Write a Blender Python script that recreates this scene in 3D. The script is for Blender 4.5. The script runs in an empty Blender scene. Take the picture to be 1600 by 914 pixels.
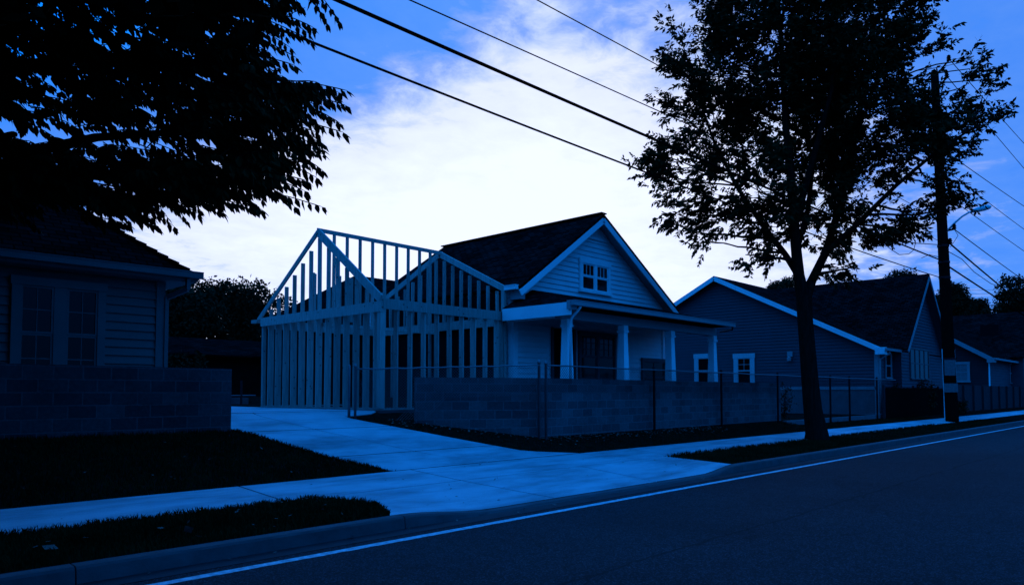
import bpy, math, random
from math import radians as R, sin, cos, tan, pi, sqrt
from mathutils import Vector as V, Matrix

random.seed(7)
C = bpy.context.scene.collection
sc = bpy.context.scene

# ------------------------------------------------------------------ camera
PITCH = R(2.5); HEAD = R(46.4); EYE = 1.6; FPX = 1140.0
cam_d = bpy.data.cameras.new('camera'); cam = bpy.data.objects.new('camera', cam_d); C.objects.link(cam)
cam.location = (0, 0, EYE); cam.rotation_euler = (R(90) + PITCH, 0, -HEAD)
cam_d.sensor_width = 36; cam_d.lens = FPX / 1600 * 36; cam_d.shift_y = 0.0664
cam_d.clip_start = 0.05; cam_d.clip_end = 3000
sc.camera = cam

# ------------------------------------------------------------------ sky and sun
SUN_HEAD = R(40); SUN_EL = R(40)
w = bpy.data.worlds.new('World'); sc.world = w; w.use_nodes = True
nt = w.node_tree; nt.nodes.clear()
def N(t, **k):
    n = nt.nodes.new(t)
    for a, b in k.items(): setattr(n, a, b)
    return n
def math_(op, a, b=None, c=None, clamp=False):
    n = N('ShaderNodeMath', operation=op); n.use_clamp = clamp
    for i, s in enumerate((a, b, c)):
        if s is None: continue
        if isinstance(s, (int, float)): n.inputs[i].default_value = s
        else: nt.links.new(s, n.inputs[i])
    return n.outputs[0]
out = N('ShaderNodeOutputWorld'); bg = N('ShaderNodeBackground'); bg.inputs['Strength'].default_value = 0.1
sky = N('ShaderNodeTexSky', sky_type='NISHITA'); sky.sun_disc = False
sky.sun_elevation = SUN_EL; sky.sun_rotation = SUN_HEAD; sky.altitude = 100; sky.air_density = 1.0; sky.dust_density = 0.6
tc = N('ShaderNodeTexCoord'); sep = N('ShaderNodeSeparateXYZ'); nt.links.new(tc.outputs['Generated'], sep.inputs[0])
tint = N('ShaderNodeMix', data_type='RGBA', blend_type='MULTIPLY'); tint.inputs['Factor'].default_value = 1
nt.links.new(sky.outputs[0], tint.inputs['A']); tint.inputs['B'].default_value = (0.03, 0.38, 1.35, 1)
# brightness of the cloud bank: widest round the hidden sun, low over the roofs
g = V((sin(R(45)) * cos(R(8)), cos(R(45)) * cos(R(8)), sin(R(8))))
d1 = N('ShaderNodeVectorMath', operation='MULTIPLY'); nt.links.new(tc.outputs['Generated'], d1.inputs[0]); d1.inputs[1].default_value = (1, 1, 1.32)
d2 = N('ShaderNodeVectorMath', operation='NORMALIZE'); nt.links.new(d1.outputs[0], d2.inputs[0])
gg = V((g.x, g.y, g.z * 1.32)).normalized()
d3 = N('ShaderNodeVectorMath', operation='DOT_PRODUCT'); nt.links.new(d2.outputs[0], d3.inputs[0]); d3.inputs[1].default_value = gg
ang = math_('ARCCOSINE', d3.outputs['Value'])            # radians away from the glow
# cloud sheet: noise on a plane overhead
zc = math_('MAXIMUM', sep.outputs['Z'], 0.03)
px_ = math_('DIVIDE', sep.outputs['X'], math_('ADD', zc, 0.12)); py_ = math_('DIVIDE', sep.outputs['Y'], math_('ADD', zc, 0.12))
cmb = N('ShaderNodeCombineXYZ'); nt.links.new(px_, cmb.inputs[0]); nt.links.new(py_, cmb.inputs[1])
def noise(scale, detail, rough, vec, dist=0.0):
    n = N('ShaderNodeTexNoise'); n.inputs['Scale'].default_value = scale; n.inputs['Detail'].default_value = detail
    n.inputs['Roughness'].default_value = rough; n.inputs['Distortion'].default_value = dist
    nt.links.new(vec, n.inputs['Vector']); return n.outputs['Fac']
n1 = noise(1.1, 5, 0.55, cmb.outputs[0], 0.2); n2 = noise(7.0, 6, 0.62, cmb.outputs[0], 0.3)
nz = math_('ADD', math_('MULTIPLY', math_('SUBTRACT', n1, 0.5), 0.55), math_('MULTIPLY', math_('SUBTRACT', n2, 0.5), 0.66))
t = math_('ADD', math_('SUBTRACT', 1.0, math_('MULTIPLY', ang, 1.02)), math_('MULTIPLY', nz, math_('ADD', 0.34, math_('MULTIPLY', ang, 0.55))))
dl = N('ShaderNodeVectorMath', operation='DOT_PRODUCT'); nt.links.new(tc.outputs['Generated'], dl.inputs[0]); dl.inputs[1].default_value = (-cos(HEAD), sin(HEAD), 0)
lf = math_('MULTIPLY', math_('MAXIMUM', math_('ADD', dl.outputs['Value'], 0.03), 0.0), math_('MAXIMUM', math_('SUBTRACT', sep.outputs['Z'], 0.24), 0.0))
t = math_('SUBTRACT', t, math_('MULTIPLY', lf, 4.6))
ramp = N('ShaderNodeValToRGB'); nt.links.new(t, ramp.inputs[0]); cr = ramp.color_ramp
cols = [(0.0, (0.004, 0.27, 1.20)), (0.28, (0.08, 0.29, 0.98)), (0.42, (0.11, 0.32, 0.98)), (0.49, (0.28, 0.44, 0.98)),
        (0.55, (0.60, 0.72, 1.02)), (0.62, (0.92, 0.97, 1.2)), (0.80, (1.08, 1.14, 1.35))]
cr.elements[0].position = cols[0][0]; cr.elements[0].color = (*cols[0][1], 1)
cr.elements[1].position = cols[-1][0]; cr.elements[1].color = (*cols[-1][1], 1)
for p, c in cols[1:-1]:
    e = cr.elements.new(p); e.color = (*c, 1)
def mrange(v, a, b, c, d):
    n = N('ShaderNodeMapRange', interpolation_type='SMOOTHSTEP'); nt.links.new(v, n.inputs['Value'])
    for k, x in zip(('From Min', 'From Max', 'To Min', 'To Max'), (a, b, c, d)): n.inputs[k].default_value = x
    return n.outputs[0]
# the clear half of the sky is dim at its horizon and brightest overhead
fz = mrange(sep.outputs['Z'], 0.0, 0.65, 0.34, 1.5); away = mrange(t, 0.02, 0.20, 1.0, 0.0)
fall = math_('ADD', 1.0, math_('MULTIPLY', away, math_('SUBTRACT', fz, 1.0)))
sc10 = N('ShaderNodeVectorMath', operation='SCALE'); nt.links.new(ramp.outputs[0], sc10.inputs[0]); nt.links.new(math_('MULTIPLY', fall, 10.0), sc10.inputs['Scale'])
mixs = N('ShaderNodeMix', data_type='RGBA'); mixs.inputs['Factor'].default_value = 0.86
nt.links.new(tint.outputs['Result'], mixs.inputs['A']); nt.links.new(sc10.outputs[0], mixs.inputs['B'])
nt.links.new(mixs.outputs['Result'], bg.inputs['Color']); nt.links.new(bg.outputs[0], out.inputs[0])

sd = bpy.data.lights.new('sun', 'SUN'); so = bpy.data.objects.new('sun', sd); C.objects.link(so)
sd.energy = 0.8; sd.angle = R(35); sd.color = (0.01, 0.24, 1.0)
so.rotation_euler = (R(90) - SUN_EL, 0, pi - SUN_HEAD)
so.location = (0, 0, 40)
vs = sc.view_settings; vs.view_transform = 'Standard'; vs.look = 'None'; vs.exposure = 0.0; vs.gamma = 1.0; vs.use_curve_mapping = False
sc.cycles.max_bounces = 6; sc.cycles.diffuse_bounces = 3; sc.cycles.glossy_bounces = 3; sc.cycles.transparent_max_bounces = 8
sc.cycles.use_denoising = True

# ------------------------------------------------------------------ helpers
HF = V((sin(HEAD), cos(HEAD), 0)); RT = V((cos(HEAD), -sin(HEAD), 0))
PPY = 613.0 - FPX * tan(PITCH)
def ray(px, py):
    F = HF * cos(PITCH) + V((0, 0, sin(PITCH))); U = -HF * sin(PITCH) + V((0, 0, cos(PITCH)))
    return F + RT * ((px - 800) / FPX) + U * ((PPY - py) / FPX)
EYEV = V((0, 0, EYE))
def at(px, py, Y=None, X=None, Z=None, d=None):
    r = ray(px, py)
    if Y is not None: k = Y / r.y
    elif X is not None: k = X / r.x
    elif Z is not None: k = (Z - EYE) / r.z
    else: k = d / r.dot(HF)
    return EYEV + r * k

def tag(o, label=None, cat=None, group=None, kind=None):
    if label: o['label'] = label
    if cat: o['category'] = cat
    if group: o['group'] = group
    if kind: o['kind'] = kind
    return o
def empty(name, loc, label, cat, group=None):
    o = bpy.data.objects.new(name, None); C.objects.link(o); o.location = loc; o.empty_display_size = 0.3
    return tag(o, label, cat, group)

def add_uv(me):
    uv = me.uv_layers.new(name='UVMap'); data = uv.data; vv = me.vertices
    for p in me.polygons:
        n = p.normal
        if abs(n.z) > 0.97: tt = V((1, 0, 0))
        else: tt = V((-n.y, n.x, 0)).normalized()
        b = n.cross(tt)
        for li in p.loop_indices:
            co = vv[me.loops[li].vertex_index].co
            data[li].uv = (co.dot(tt), co.dot(b))

class MB:
    def __init__(s): s.v = []; s.f = []
    def poly(s, *pts):
        b = len(s.v); s.v += [tuple(p) for p in pts]; s.f.append(tuple(range(b, b + len(pts)))); return s
    def box(s, x0, x1, y0, y1, z0, z1):
        b = len(s.v)
        s.v += [(x0,y0,z0),(x1,y0,z0),(x1,y1,z0),(x0,y1,z0),(x0,y0,z1),(x1,y0,z1),(x1,y1,z1),(x0,y1,z1)]
        s.f += [tuple(b+i for i in q) for q in ((0,3,2,1),(4,5,6,7),(0,1,5,4),(1,2,6,5),(2,3,7,6),(3,0,4,7))]; return s
    def beam(s, p, q, a, b, side=None):
        """box from p to q; a = width along side axis, b = height"""
        p = V(p); q = V(q); d = (q - p).normalized()
        sd_ = V(side) if side is not None else (V((0, 0, 1)).cross(d) if abs(d.z) < 0.95 else V((1, 0, 0)))
        sd_ = (sd_ - d * sd_.dot(d)).normalized(); up = d.cross(sd_).normalized()
        base = len(s.v)
        for o in (p, q):
            for i, j in ((-1,-1),(1,-1),(1,1),(-1,1)): s.v.append(tuple(o + sd_ * (a/2*i) + up * (b/2*j)))
        s.f += [tuple(base+i for i in x) for x in ((0,1,2,3),(7,6,5,4),(0,4,5,1),(1,5,6,2),(2,6,7,3),(3,7,4,0))]; return s
    def tube(s, pts, rad, n=8, cap=True):
        pts = [V(p) for p in pts]
        if not hasattr(rad, '__len__'): rad = [rad] * len(pts)
        prev = None; base = len(s.v)
        for i, p in enumerate(pts):
            d = (pts[min(i+1, len(pts)-1)] - pts[max(i-1, 0)])
            d = d.normalized() if d.length > 1e-9 else V((0, 0, 1))
            a = prev if prev is not None else (V((1, 0, 0)) if abs(d.x) < 0.8 else V((0, 1, 0)))
            a = (a - d * a.dot(d)).normalized(); prev = a; b = d.cross(a)
            for k in range(n):
                th = 2*pi*k/n; s.v.append(tuple(p + (a*cos(th) + b*sin(th)) * rad[i]))
        for i in range(len(pts)-1):
            for k in range(n):
                k2 = (k+1) % n
                s.f.append((base+i*n+k, base+i*n+k2, base+(i+1)*n+k2, base+(i+1)*n+k))
        if cap:
            s.f.append(tuple(base + k for k in reversed(range(n)))); e = base + (len(pts)-1)*n
            s.f.append(tuple(e + k for k in range(n)))
        return s
    def slab(s, pts, th):
        """polygon thickened by th against its normal"""
        pts = [V(p) for p in pts]; n = (pts[1]-pts[0]).cross(pts[2]-pts[0]).normalized()
        lo = [p - n*th for p in pts]; k = len(pts)
        s.poly(*pts); s.poly(*reversed(lo))
        for i in range(k): s.poly(pts[i], lo[i], lo[(i+1) % k], pts[(i+1) % k])
        return s
    def lathe(s, c, prof, n=12):
        return s.tube([V(c) + V((0, 0, z)) for r, z in prof], [r for r, z in prof], n)
    def build(s, name, m, parent=None, smooth=False, uv=True):
        off = V((0, 0, 0))
        if parent is not None:
            q = parent
            while q is not None: off += V(q.location); q = q.parent
        me = bpy.data.meshes.new(name); me.from_pydata(s.v, [], s.f); me.update()
        if uv: add_uv(me)
        if off.length > 0: me.transform(Matrix.Translation(-off))
        if smooth: me.shade_smooth()
        me.materials.append(m)
        o = bpy.data.objects.new(name, me); C.objects.link(o); o.parent = parent
        return o

# ------------------------------------------------------------------ materials
def mat(name, col, rough=0.8, spec=0.3, var=0.0, vscale=3.0, bump=0.0, bscale=40.0, coord='UV', extra=None, metal=0.0, aniso=None):
    m = bpy.data.materials.new(name); m.use_nodes = True; n = m.node_tree; b = n.nodes['Principled BSDF']
    b.inputs['Roughness'].default_value = rough; b.inputs['Specular IOR Level'].default_value = spec; b.inputs['Metallic'].default_value = metal
    b.inputs['Base Color'].default_value = (*col, 1)
    tcn = n.nodes.new('ShaderNodeTexCoord'); vec = tcn.outputs[coord]
    if aniso:
        mp = n.nodes.new('ShaderNodeMapping'); mp.inputs['Scale'].default_value = aniso; n.links.new(vec, mp.inputs[0]); vec = mp.outputs[0]
    if var > 0:
        a = n.nodes.new('ShaderNodeTexNoise'); a.inputs['Scale'].default_value = vscale; a.inputs['Detail'].default_value = 7; a.inputs['Roughness'].default_value = 0.62
        n.links.new(vec, a.inputs['Vector'])
        r = n.nodes.new('ShaderNodeMapRange'); r.inputs['From Min'].default_value = 0.3; r.inputs['From Max'].default_value = 0.7
        r.inputs['To Min'].default_value = 1 - var; r.inputs['To Max'].default_value = 1 + var; n.links.new(a.outputs['Fac'], r.inputs['Value'])
        sc_ = n.nodes.new('ShaderNodeVectorMath'); sc_.operation = 'SCALE'; sc_.inputs[0].default_value = col
        n.links.new(r.outputs[0], sc_.inputs['Scale']); n.links.new(sc_.outputs[0], b.inputs['Base Color'])
        m['colout'] = sc_.name
    if bump > 0:
        a2 = n.nodes.new('ShaderNodeTexNoise'); a2.inputs['Scale'].default_value = bscale; a2.inputs['Detail'].default_value = 4
        n.links.new(vec, a2.inputs['Vector'])
        bp = n.nodes.new('ShaderNodeBump'); bp.inputs['Strength'].default_value = bump; bp.inputs['Distance'].default_value = 0.01
        n.links.new(a2.outputs['Fac'], bp.inputs['Height']); n.links.new(bp.outputs[0], b.inputs['Normal'])
    if extra: extra(m, n, b, vec)
    return m

def brick_extra(c1, c2, cm, bw, rh, ms, strength, bias=0.0, nvar=0.25, stain=0.0):
    def f(m, n, b, vec):
        k = n.nodes.new('ShaderNodeTexBrick'); n.links.new(vec, k.inputs['Vector'])
        k.inputs['Color1'].default_value = (*c1, 1); k.inputs['Color2'].default_value = (*c2, 1); k.inputs['Mortar'].default_value = (*cm, 1)
        k.inputs['Scale'].default_value = 1; k.inputs['Brick Width'].default_value = bw; k.inputs['Row Height'].default_value = rh
        k.inputs['Mortar Size'].default_value = ms; k.inputs['Mortar Smooth'].default_value = 0.25; k.inputs['Bias'].default_value = bias
        a = n.nodes.new('ShaderNodeTexNoise'); a.inputs['Scale'].default_value = 14; a.inputs['Detail'].default_value = 6; a.inputs['Roughness'].default_value = 0.7
        n.links.new(vec, a.inputs['Vector'])
        a3 = n.nodes.new('ShaderNodeTexNoise'); a3.inputs['Scale'].default_value = 0.9; a3.inputs['Detail'].default_value = 5; n.links.new(vec, a3.inputs['Vector'])
        ad = n.nodes.new('ShaderNodeMath'); ad.operation = 'ADD'; n.links.new(a.outputs[0], ad.inputs[0]); n.links.new(a3.outputs[0], ad.inputs[1])
        r = n.nodes.new('ShaderNodeMapRange'); r.inputs['From Min'].default_value = 0.7; r.inputs['From Max'].default_value = 1.3
        r.inputs['To Min'].default_value = 1 - nvar; r.inputs['To Max'].default_value = 1 + nvar; n.links.new(ad.outputs[0], r.inputs['Value'])
        s_ = n.nodes.new('ShaderNodeVectorMath'); s_.operation = 'SCALE'; n.links.new(k.outputs['Color'], s_.inputs[0]); n.links.new(r.outputs[0], s_.inputs['Scale'])
        n.links.new(s_.outputs[0], b.inputs['Base Color'])
        h = n.nodes.new('ShaderNodeMath'); h.operation = 'MULTIPLY_ADD'; h.inputs[1].default_value = -1.0
        n.links.new(k.outputs['Fac'], h.inputs[0]); n.links.new(a.outputs[0], h.inputs[2])
        bp = n.nodes.new('ShaderNodeBump'); bp.inputs['Strength'].default_value = strength; bp.inputs['Distance'].default_value = 0.012
        n.links.new(h.outputs[0], bp.inputs['Height']); n.links.new(bp.outputs[0], b.inputs['Normal'])
    return f

M = {}
M['asphalt'] = mat('asphalt', (0.04, 0.04, 0.042), 0.9, 0.12, coord='UV')
def asphalt_nodes(m):
    n = m.node_tree; b = n.nodes['Principled BSDF']; tcn = n.nodes.new('ShaderNodeTexCoord'); vec = tcn.outputs['UV']
    def noi(s, d, r=0.6):
        a = n.nodes.new('ShaderNodeTexNoise'); a.inputs['Scale'].default_value = s; a.inputs['Detail'].default_value = d; a.inputs['Roughness'].default_value = r
        n.links.new(vec, a.inputs['Vector']); return a.outputs['Fac']
    def mr(v, a0, a1, b0, b1):
        r = n.nodes.new('ShaderNodeMapRange'); n.links.new(v, r.inputs['Value'])
        for i, x in zip(('From Min', 'From Max', 'To Min', 'To Max'), (a0, a1, b0, b1)): r.inputs[i].default_value = x
        return r.outputs[0]
    def ma(op, a, c):
        q = n.nodes.new('ShaderNodeMath'); q.operation = op
        for i, s in enumerate((a, c)):
            if isinstance(s, (int, float)): q.inputs[i].default_value = s
            else: n.links.new(s, q.inputs[i])
        return q.outputs[0]
    vo = n.nodes.new('ShaderNodeTexVoronoi'); vo.inputs['Scale'].default_value = 85; n.links.new(vec, vo.inputs['Vector'])
    sp = n.nodes.new('ShaderNodeSeparateColor'); n.links.new(vo.outputs['Color'], sp.inputs[0])
    speck = mr(sp.outputs[0], 0.6, 1.0, 0.5, 4.0)
    big = mr(noi(0.35, 6), 0.3, 0.7, 0.7, 1.35); mid = mr(noi(5, 6), 0.3, 0.7, 0.8, 1.2)
    # seam between the lanes and a few wandering cracks
    sx = n.nodes.new('ShaderNodeSeparateXYZ'); n.links.new(vec, sx.inputs[0])
    wob = ma('MULTIPLY', ma('SUBTRACT', noi(0.9, 6, 0.7), 0.5), 0.35)
    ds = ma('ABSOLUTE', ma('ADD', ma('SUBTRACT', sx.outputs[1], 3.95), wob), 0)
    seam = mr(ds, 0.008, 0.03, 0.25, 1.0)
    vk = n.nodes.new('ShaderNodeTexVoronoi'); vk.feature = 'DISTANCE_TO_EDGE'; vk.inputs['Scale'].default_value = 0.16
    mx = n.nodes.new('ShaderNodeVectorMath'); mx.operation = 'ADD'; n.links.new(vec, mx.inputs[0])
    nn = n.nodes.new('ShaderNodeTexNoise'); nn.inputs['Scale'].default_value = 1.3; nn.inputs['Detail'].default_value = 5; n.links.new(vec, nn.inputs['Vector']); n.links.new(nn.outputs['Color'], mx.inputs[1])
    n.links.new(mx.outputs[0], vk.inputs['Vector'])
    crack = mr(vk.outputs['Distance'], 0.0005, 0.003, 0.45, 1.0)
    tot = ma('MULTIPLY', ma('MULTIPLY', speck, ma('MULTIPLY', big, mid)), ma('MULTIPLY', seam, crack))
    s_ = n.nodes.new('ShaderNodeVectorMath'); s_.operation = 'SCALE'; s_.inputs[0].default_value = (0.013, 0.0138, 0.0152); n.links.new(tot, s_.inputs['Scale'])
    n.links.new(s_.outputs[0], b.inputs['Base Color'])
    bp = n.nodes.new('ShaderNodeBump'); bp.inputs['Strength'].default_value = 0.6; bp.inputs['Distance'].default_value = 0.006
    n.links.new(sp.outputs[1], bp.inputs['Height']); n.links.new(bp.outputs[0], b.inputs['Normal'])
asphalt_nodes(M['asphalt'])
def stain_extra(m, n, b, vec):
    # worn, blotchy concrete: stretched tyre stains plus fine pitting over the base variation
    mp = n.nodes.new('ShaderNodeMapping'); mp.inputs['Scale'].default_value = (0.35, 1.3, 1); mp.inputs['Rotation'].default_value = (0, 0, 0.2); n.links.new(vec, mp.inputs[0])
    a = n.nodes.new('ShaderNodeTexNoise'); a.inputs['Scale'].default_value = 1.3; a.inputs['Detail'].default_value = 8; a.inputs['Roughness'].default_value = 0.65; n.links.new(mp.outputs[0], a.inputs['Vector'])
    r = n.nodes.new('ShaderNodeMapRange'); n.links.new(a.outputs[0], r.inputs['Value'])
    for i, x in zip(('From Min', 'From Max', 'To Min', 'To Max'), (0.32, 0.58, 0.5, 1.06)): r.inputs[i].default_value = x
    f = n.nodes.new('ShaderNodeTexNoise'); f.inputs['Scale'].default_value = 60; f.inputs['Detail'].default_value = 3; n.links.new(vec, f.inputs['Vector'])
    r2 = n.nodes.new('ShaderNodeMapRange'); n.links.new(f.outputs[0], r2.inputs['Value'])
    for i, x in zip(('From Min', 'From Max', 'To Min', 'To Max'), (0.3, 0.7, 0.86, 1.1)): r2.inputs[i].default_value = x
    mu = n.nodes.new('ShaderNodeMath'); mu.operation = 'MULTIPLY'; n.links.new(r.outputs[0], mu.inputs[0]); n.links.new(r2.outputs[0], mu.inputs[1])
    src = n.nodes[m['colout']].outputs[0]
    s_ = n.nodes.new('ShaderNodeVectorMath'); s_.operation = 'SCALE'; n.links.new(src, s_.inputs[0]); n.links.new(mu.outputs[0], s_.inputs['Scale'])
    n.links.new(s_.outputs[0], b.inputs['Base Color'])
M['concrete'] = mat('concrete', (0.42, 0.43, 0.45), 0.9, 0.2, 0.16, 0.8, 0.25, 90, extra=stain_extra)
M['kerb'] = mat('kerb concrete', (0.07, 0.07, 0.072), 0.9, 0.2, 0.3, 2.5, 0.4, 50)
M['gutter_pan'] = mat('gutter concrete', (0.024, 0.024, 0.026), 0.9, 0.2, 0.3, 3.0, 0.3, 60)
M['paint'] = mat('white road paint', (0.50, 0.51, 0.53), 0.8, 0.2, 0.5, 14, 0.2, 90)
M['soil'] = mat('soil and thatch', (0.012, 0.010, 0.007), 1.0, 0.0, 0.5, 5, 0.9, 25)
M['grass'] = mat('grass blades', (0.013, 0.020, 0.007), 1.0, 0.0, 0.5, 1.5, coord='Object')
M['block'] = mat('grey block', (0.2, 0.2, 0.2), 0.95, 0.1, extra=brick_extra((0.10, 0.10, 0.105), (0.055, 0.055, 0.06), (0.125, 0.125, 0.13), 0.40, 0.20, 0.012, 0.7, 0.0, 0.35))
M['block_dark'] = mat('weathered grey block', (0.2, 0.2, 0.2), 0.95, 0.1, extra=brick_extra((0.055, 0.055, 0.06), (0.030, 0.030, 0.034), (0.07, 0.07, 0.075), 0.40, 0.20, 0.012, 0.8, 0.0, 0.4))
M['footing'] = mat('foundation render', (0.12, 0.125, 0.13), 0.95, 0.1, 0.2, 2, 0.3, 40)
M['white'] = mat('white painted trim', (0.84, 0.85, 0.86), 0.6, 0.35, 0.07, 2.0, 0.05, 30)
M['siding'] = mat('pale painted clapboard', (0.74, 0.75, 0.76), 0.65, 0.3, 0.08, 1.5, 0.08, 60)
M['siding_left'] = mat('shade darkened clapboard', (0.10, 0.10, 0.098), 0.65, 0.3, 0.08, 1.5, 0.08, 60)  # left house siding, darkened so the colour carries the tree's shade
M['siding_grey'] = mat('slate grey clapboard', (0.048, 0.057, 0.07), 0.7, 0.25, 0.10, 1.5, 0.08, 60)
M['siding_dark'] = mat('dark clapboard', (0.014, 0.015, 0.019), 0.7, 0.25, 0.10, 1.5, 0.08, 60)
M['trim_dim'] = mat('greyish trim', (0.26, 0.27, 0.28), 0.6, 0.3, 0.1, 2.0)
M['trim_left'] = mat('shade darkened trim', (0.12, 0.12, 0.12), 0.6, 0.2, 0.12, 2.0)  # left house trim darkened for tree shade; reused on a grey house window
M['trim_mid'] = mat('off white window trim', (0.5, 0.51, 0.52), 0.6, 0.3, 0.1, 2.0)
M['trim_dark'] = mat('porch shade trim', (0.05, 0.052, 0.058), 0.6, 0.3, 0.1, 2.0)  # porch window and door trim, darkened to stand in for porch shade
M['shingle'] = mat('dark shingles', (0.02, 0.02, 0.02), 1.0, 0.0, extra=brick_extra((0.016, 0.015, 0.015), (0.005, 0.005, 0.005), (0.002, 0.002, 0.002), 0.30, 0.14, 0.016, 1.0, 0.0, 0.6))
M['shingle2'] = mat('charcoal shingles', (0.02, 0.02, 0.02), 1.0, 0.0, extra=brick_extra((0.010, 0.010, 0.010), (0.004, 0.004, 0.004), (0.002, 0.002, 0.002), 0.30, 0.14, 0.014, 0.9, 0.0, 0.5))
M['lumber'] = mat('fresh sawn lumber', (0.41, 0.36, 0.32), 0.8, 0.2, 0.28, 2.2, 0.25, 30, aniso=(9, 0.9, 1))
def lumber_extra(m):
    n = m.node_tree; b = n.nodes['Principled BSDF']; tcn = n.nodes.new('ShaderNodeTexCoord')
    vo = n.nodes.new('ShaderNodeTexVoronoi'); vo.inputs['Scale'].default_value = 5.5; n.links.new(tcn.outputs['Object'], vo.inputs['Vector'])
    r = n.nodes.new('ShaderNodeMapRange'); n.links.new(vo.outputs['Distance'], r.inputs['Value'])
    for i, x in zip(('From Min', 'From Max', 'To Min', 'To Max'), (0.08, 0.16, 0.35, 1.0)): r.inputs[i].default_value = x
    oi = n.nodes.new('ShaderNodeObjectInfo'); r3 = n.nodes.new('ShaderNodeMapRange'); n.links.new(oi.outputs['Random'], r3.inputs['Value']); r3.inputs['To Min'].default_value = 0.72; r3.inputs['To Max'].default_value = 1.15
    mu = n.nodes.new('ShaderNodeMath'); mu.operation = 'MULTIPLY'; n.links.new(r.outputs[0], mu.inputs[0]); n.links.new(r3.outputs[0], mu.inputs[1])
    s_ = n.nodes.new('ShaderNodeVectorMath'); s_.operation = 'SCALE'; n.links.new(n.nodes[m['colout']].outputs[0], s_.inputs[0]); n.links.new(mu.outputs[0], s_.inputs['Scale'])
    n.links.new(s_.outputs[0], b.inputs['Base Color'])
lumber_extra(M['lumber'])
M['leaf'] = mat('leaves', (0.014, 0.024, 0.008), 0.9, 0.04, 0.4, 0.8, coord='Object')
M['leaf_far'] = mat('distant leaves', (0.016, 0.024, 0.011), 0.95, 0.02, 0.5, 0.5, coord='Object')
M['bark'] = mat('bark', (0.013, 0.011, 0.009), 1.0, 0.0, 0.5, 6, 1.0, 22, coord='Object', aniso=(3, 3, 0.5))
M['pole'] = mat('tarred pole wood', (0.006, 0.005, 0.0045), 1.0, 0.0, 0.4, 8, 0.6, 30, coord='Object', aniso=(4, 4, 0.4))
M['steel'] = mat('galvanised steel', (0.16, 0.16, 0.17), 0.5, 0.4, 0.2, 8, metal=0.4)
M['dark_steel'] = mat('weathered steel', (0.018, 0.018, 0.02), 0.8, 0.1, 0.3, 8)
M['lamp_grey'] = mat('lamp grey', (0.75, 0.76, 0.78), 0.5, 0.4, 0.1, 8)
M['cable'] = mat('black cable', (0.004, 0.004, 0.004), 0.9, 0.0)
M['glass'] = mat('window glass', (0.004, 0.004, 0.005), 0.08, 0.22)
M['blind'] = mat('window blind', (0.16, 0.165, 0.17), 0.7, 0.2, 0.2, 3)
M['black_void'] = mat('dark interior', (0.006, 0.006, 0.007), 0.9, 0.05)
M['paper'] = mat('faded notice', (0.13, 0.135, 0.14), 0.8, 0.2, 0.25, 12)
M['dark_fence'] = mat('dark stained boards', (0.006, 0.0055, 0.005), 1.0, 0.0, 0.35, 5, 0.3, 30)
M['grey_fence'] = mat('grey board fence', (0.028, 0.029, 0.032), 0.9, 0.1, 0.25, 4, 0.3, 30)
M['litter'] = mat('dry leaves', (0.15, 0.11, 0.09), 0.9, 0.1, 0.6, 3, coord='Object')

# ------------------------------------------------------------------ ground
def sm(a, b, x):
    k = max(0.0, min(1.0, (x - a) / (b - a))); return k * k * (3 - 2 * k)
def lerp(xs, ys, x):
    if x <= xs[0]: return ys[0]
    for i in range(len(xs) - 1):
        if x <= xs[i+1]: return ys[i] + (ys[i+1]-ys[i]) * (x-xs[i]) / (xs[i+1]-xs[i])
    return ys[-1]
Lap = ([7.055, 7.3, 7.6, 7.9, 8.2, 8.5, 8.74], [5.30, 5.42, 5.56, 5.68, 5.66, 5.5, 5.2])
def zg(x, y):
    """height of the ground"""
    if y <= 7.045: return -0.03
    if y < 8.72 and lerp(*Lap, y) + .02 < x < 13.95: return -0.02
    if y <= 10.05: return lerp([6.9, 8.75, 10.05], [0.14, 0.17, 0.25], y)
    hi = 0.25 + 0.262 * (min(y, 13.6) - 10.05)
    if x > 26.0:
        lo = 0.25 + 0.12 * (min(y, 12.0) - 10.05); k = sm(26.0, 27.0, x) ; hi = hi * (1-k) + lo * k
    elif x > 12.75 and y > 11.35 : hi = hi + (1.45 - hi) * sm(11.35, 11.5, y) if x < 26 else hi
    return hi
xs = [-600, -200, -80, -30, -15, -8, -4, -2] + [i * 0.5 for i in range(-2, 11)] + [5.0 + .04*i for i in range(1, 25)] + [i * 0.5 for i in range(12, 90)] + [46, 50, 55, 60, 70, 80, 100, 130, 200, 400, 900]
ys = [-400, -100, -40, -20, -8, 0, 7.044, 7.046, 7.15, 7.3, 7.45, 7.6, 7.75, 7.9, 8.05, 8.2, 8.35, 8.5, 8.62, 8.715, 8.75, 9.4, 10.05, 10.4, 10.8, 11.1, 11.36, 11.5, 11.8, 12.2, 12.6, 13.0, 13.3, 13.6, 14.5, 16, 18, 20, 24, 30, 40, 60, 100, 200, 500, 1200]
mb = MB(); nx = len(xs)
for y in ys:
    for x in xs: mb.v.append((x, y, zg(x, y)))
for j in range(len(ys)-1):
    for i in range(nx-1):
        a = j*nx+i; mb.f.append((a, a+1, a+1+nx, a+nx))
tag(mb.build('ground', M['soil']), 'dark soil and thin grass running from the street to the houses', kind='structure')

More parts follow.
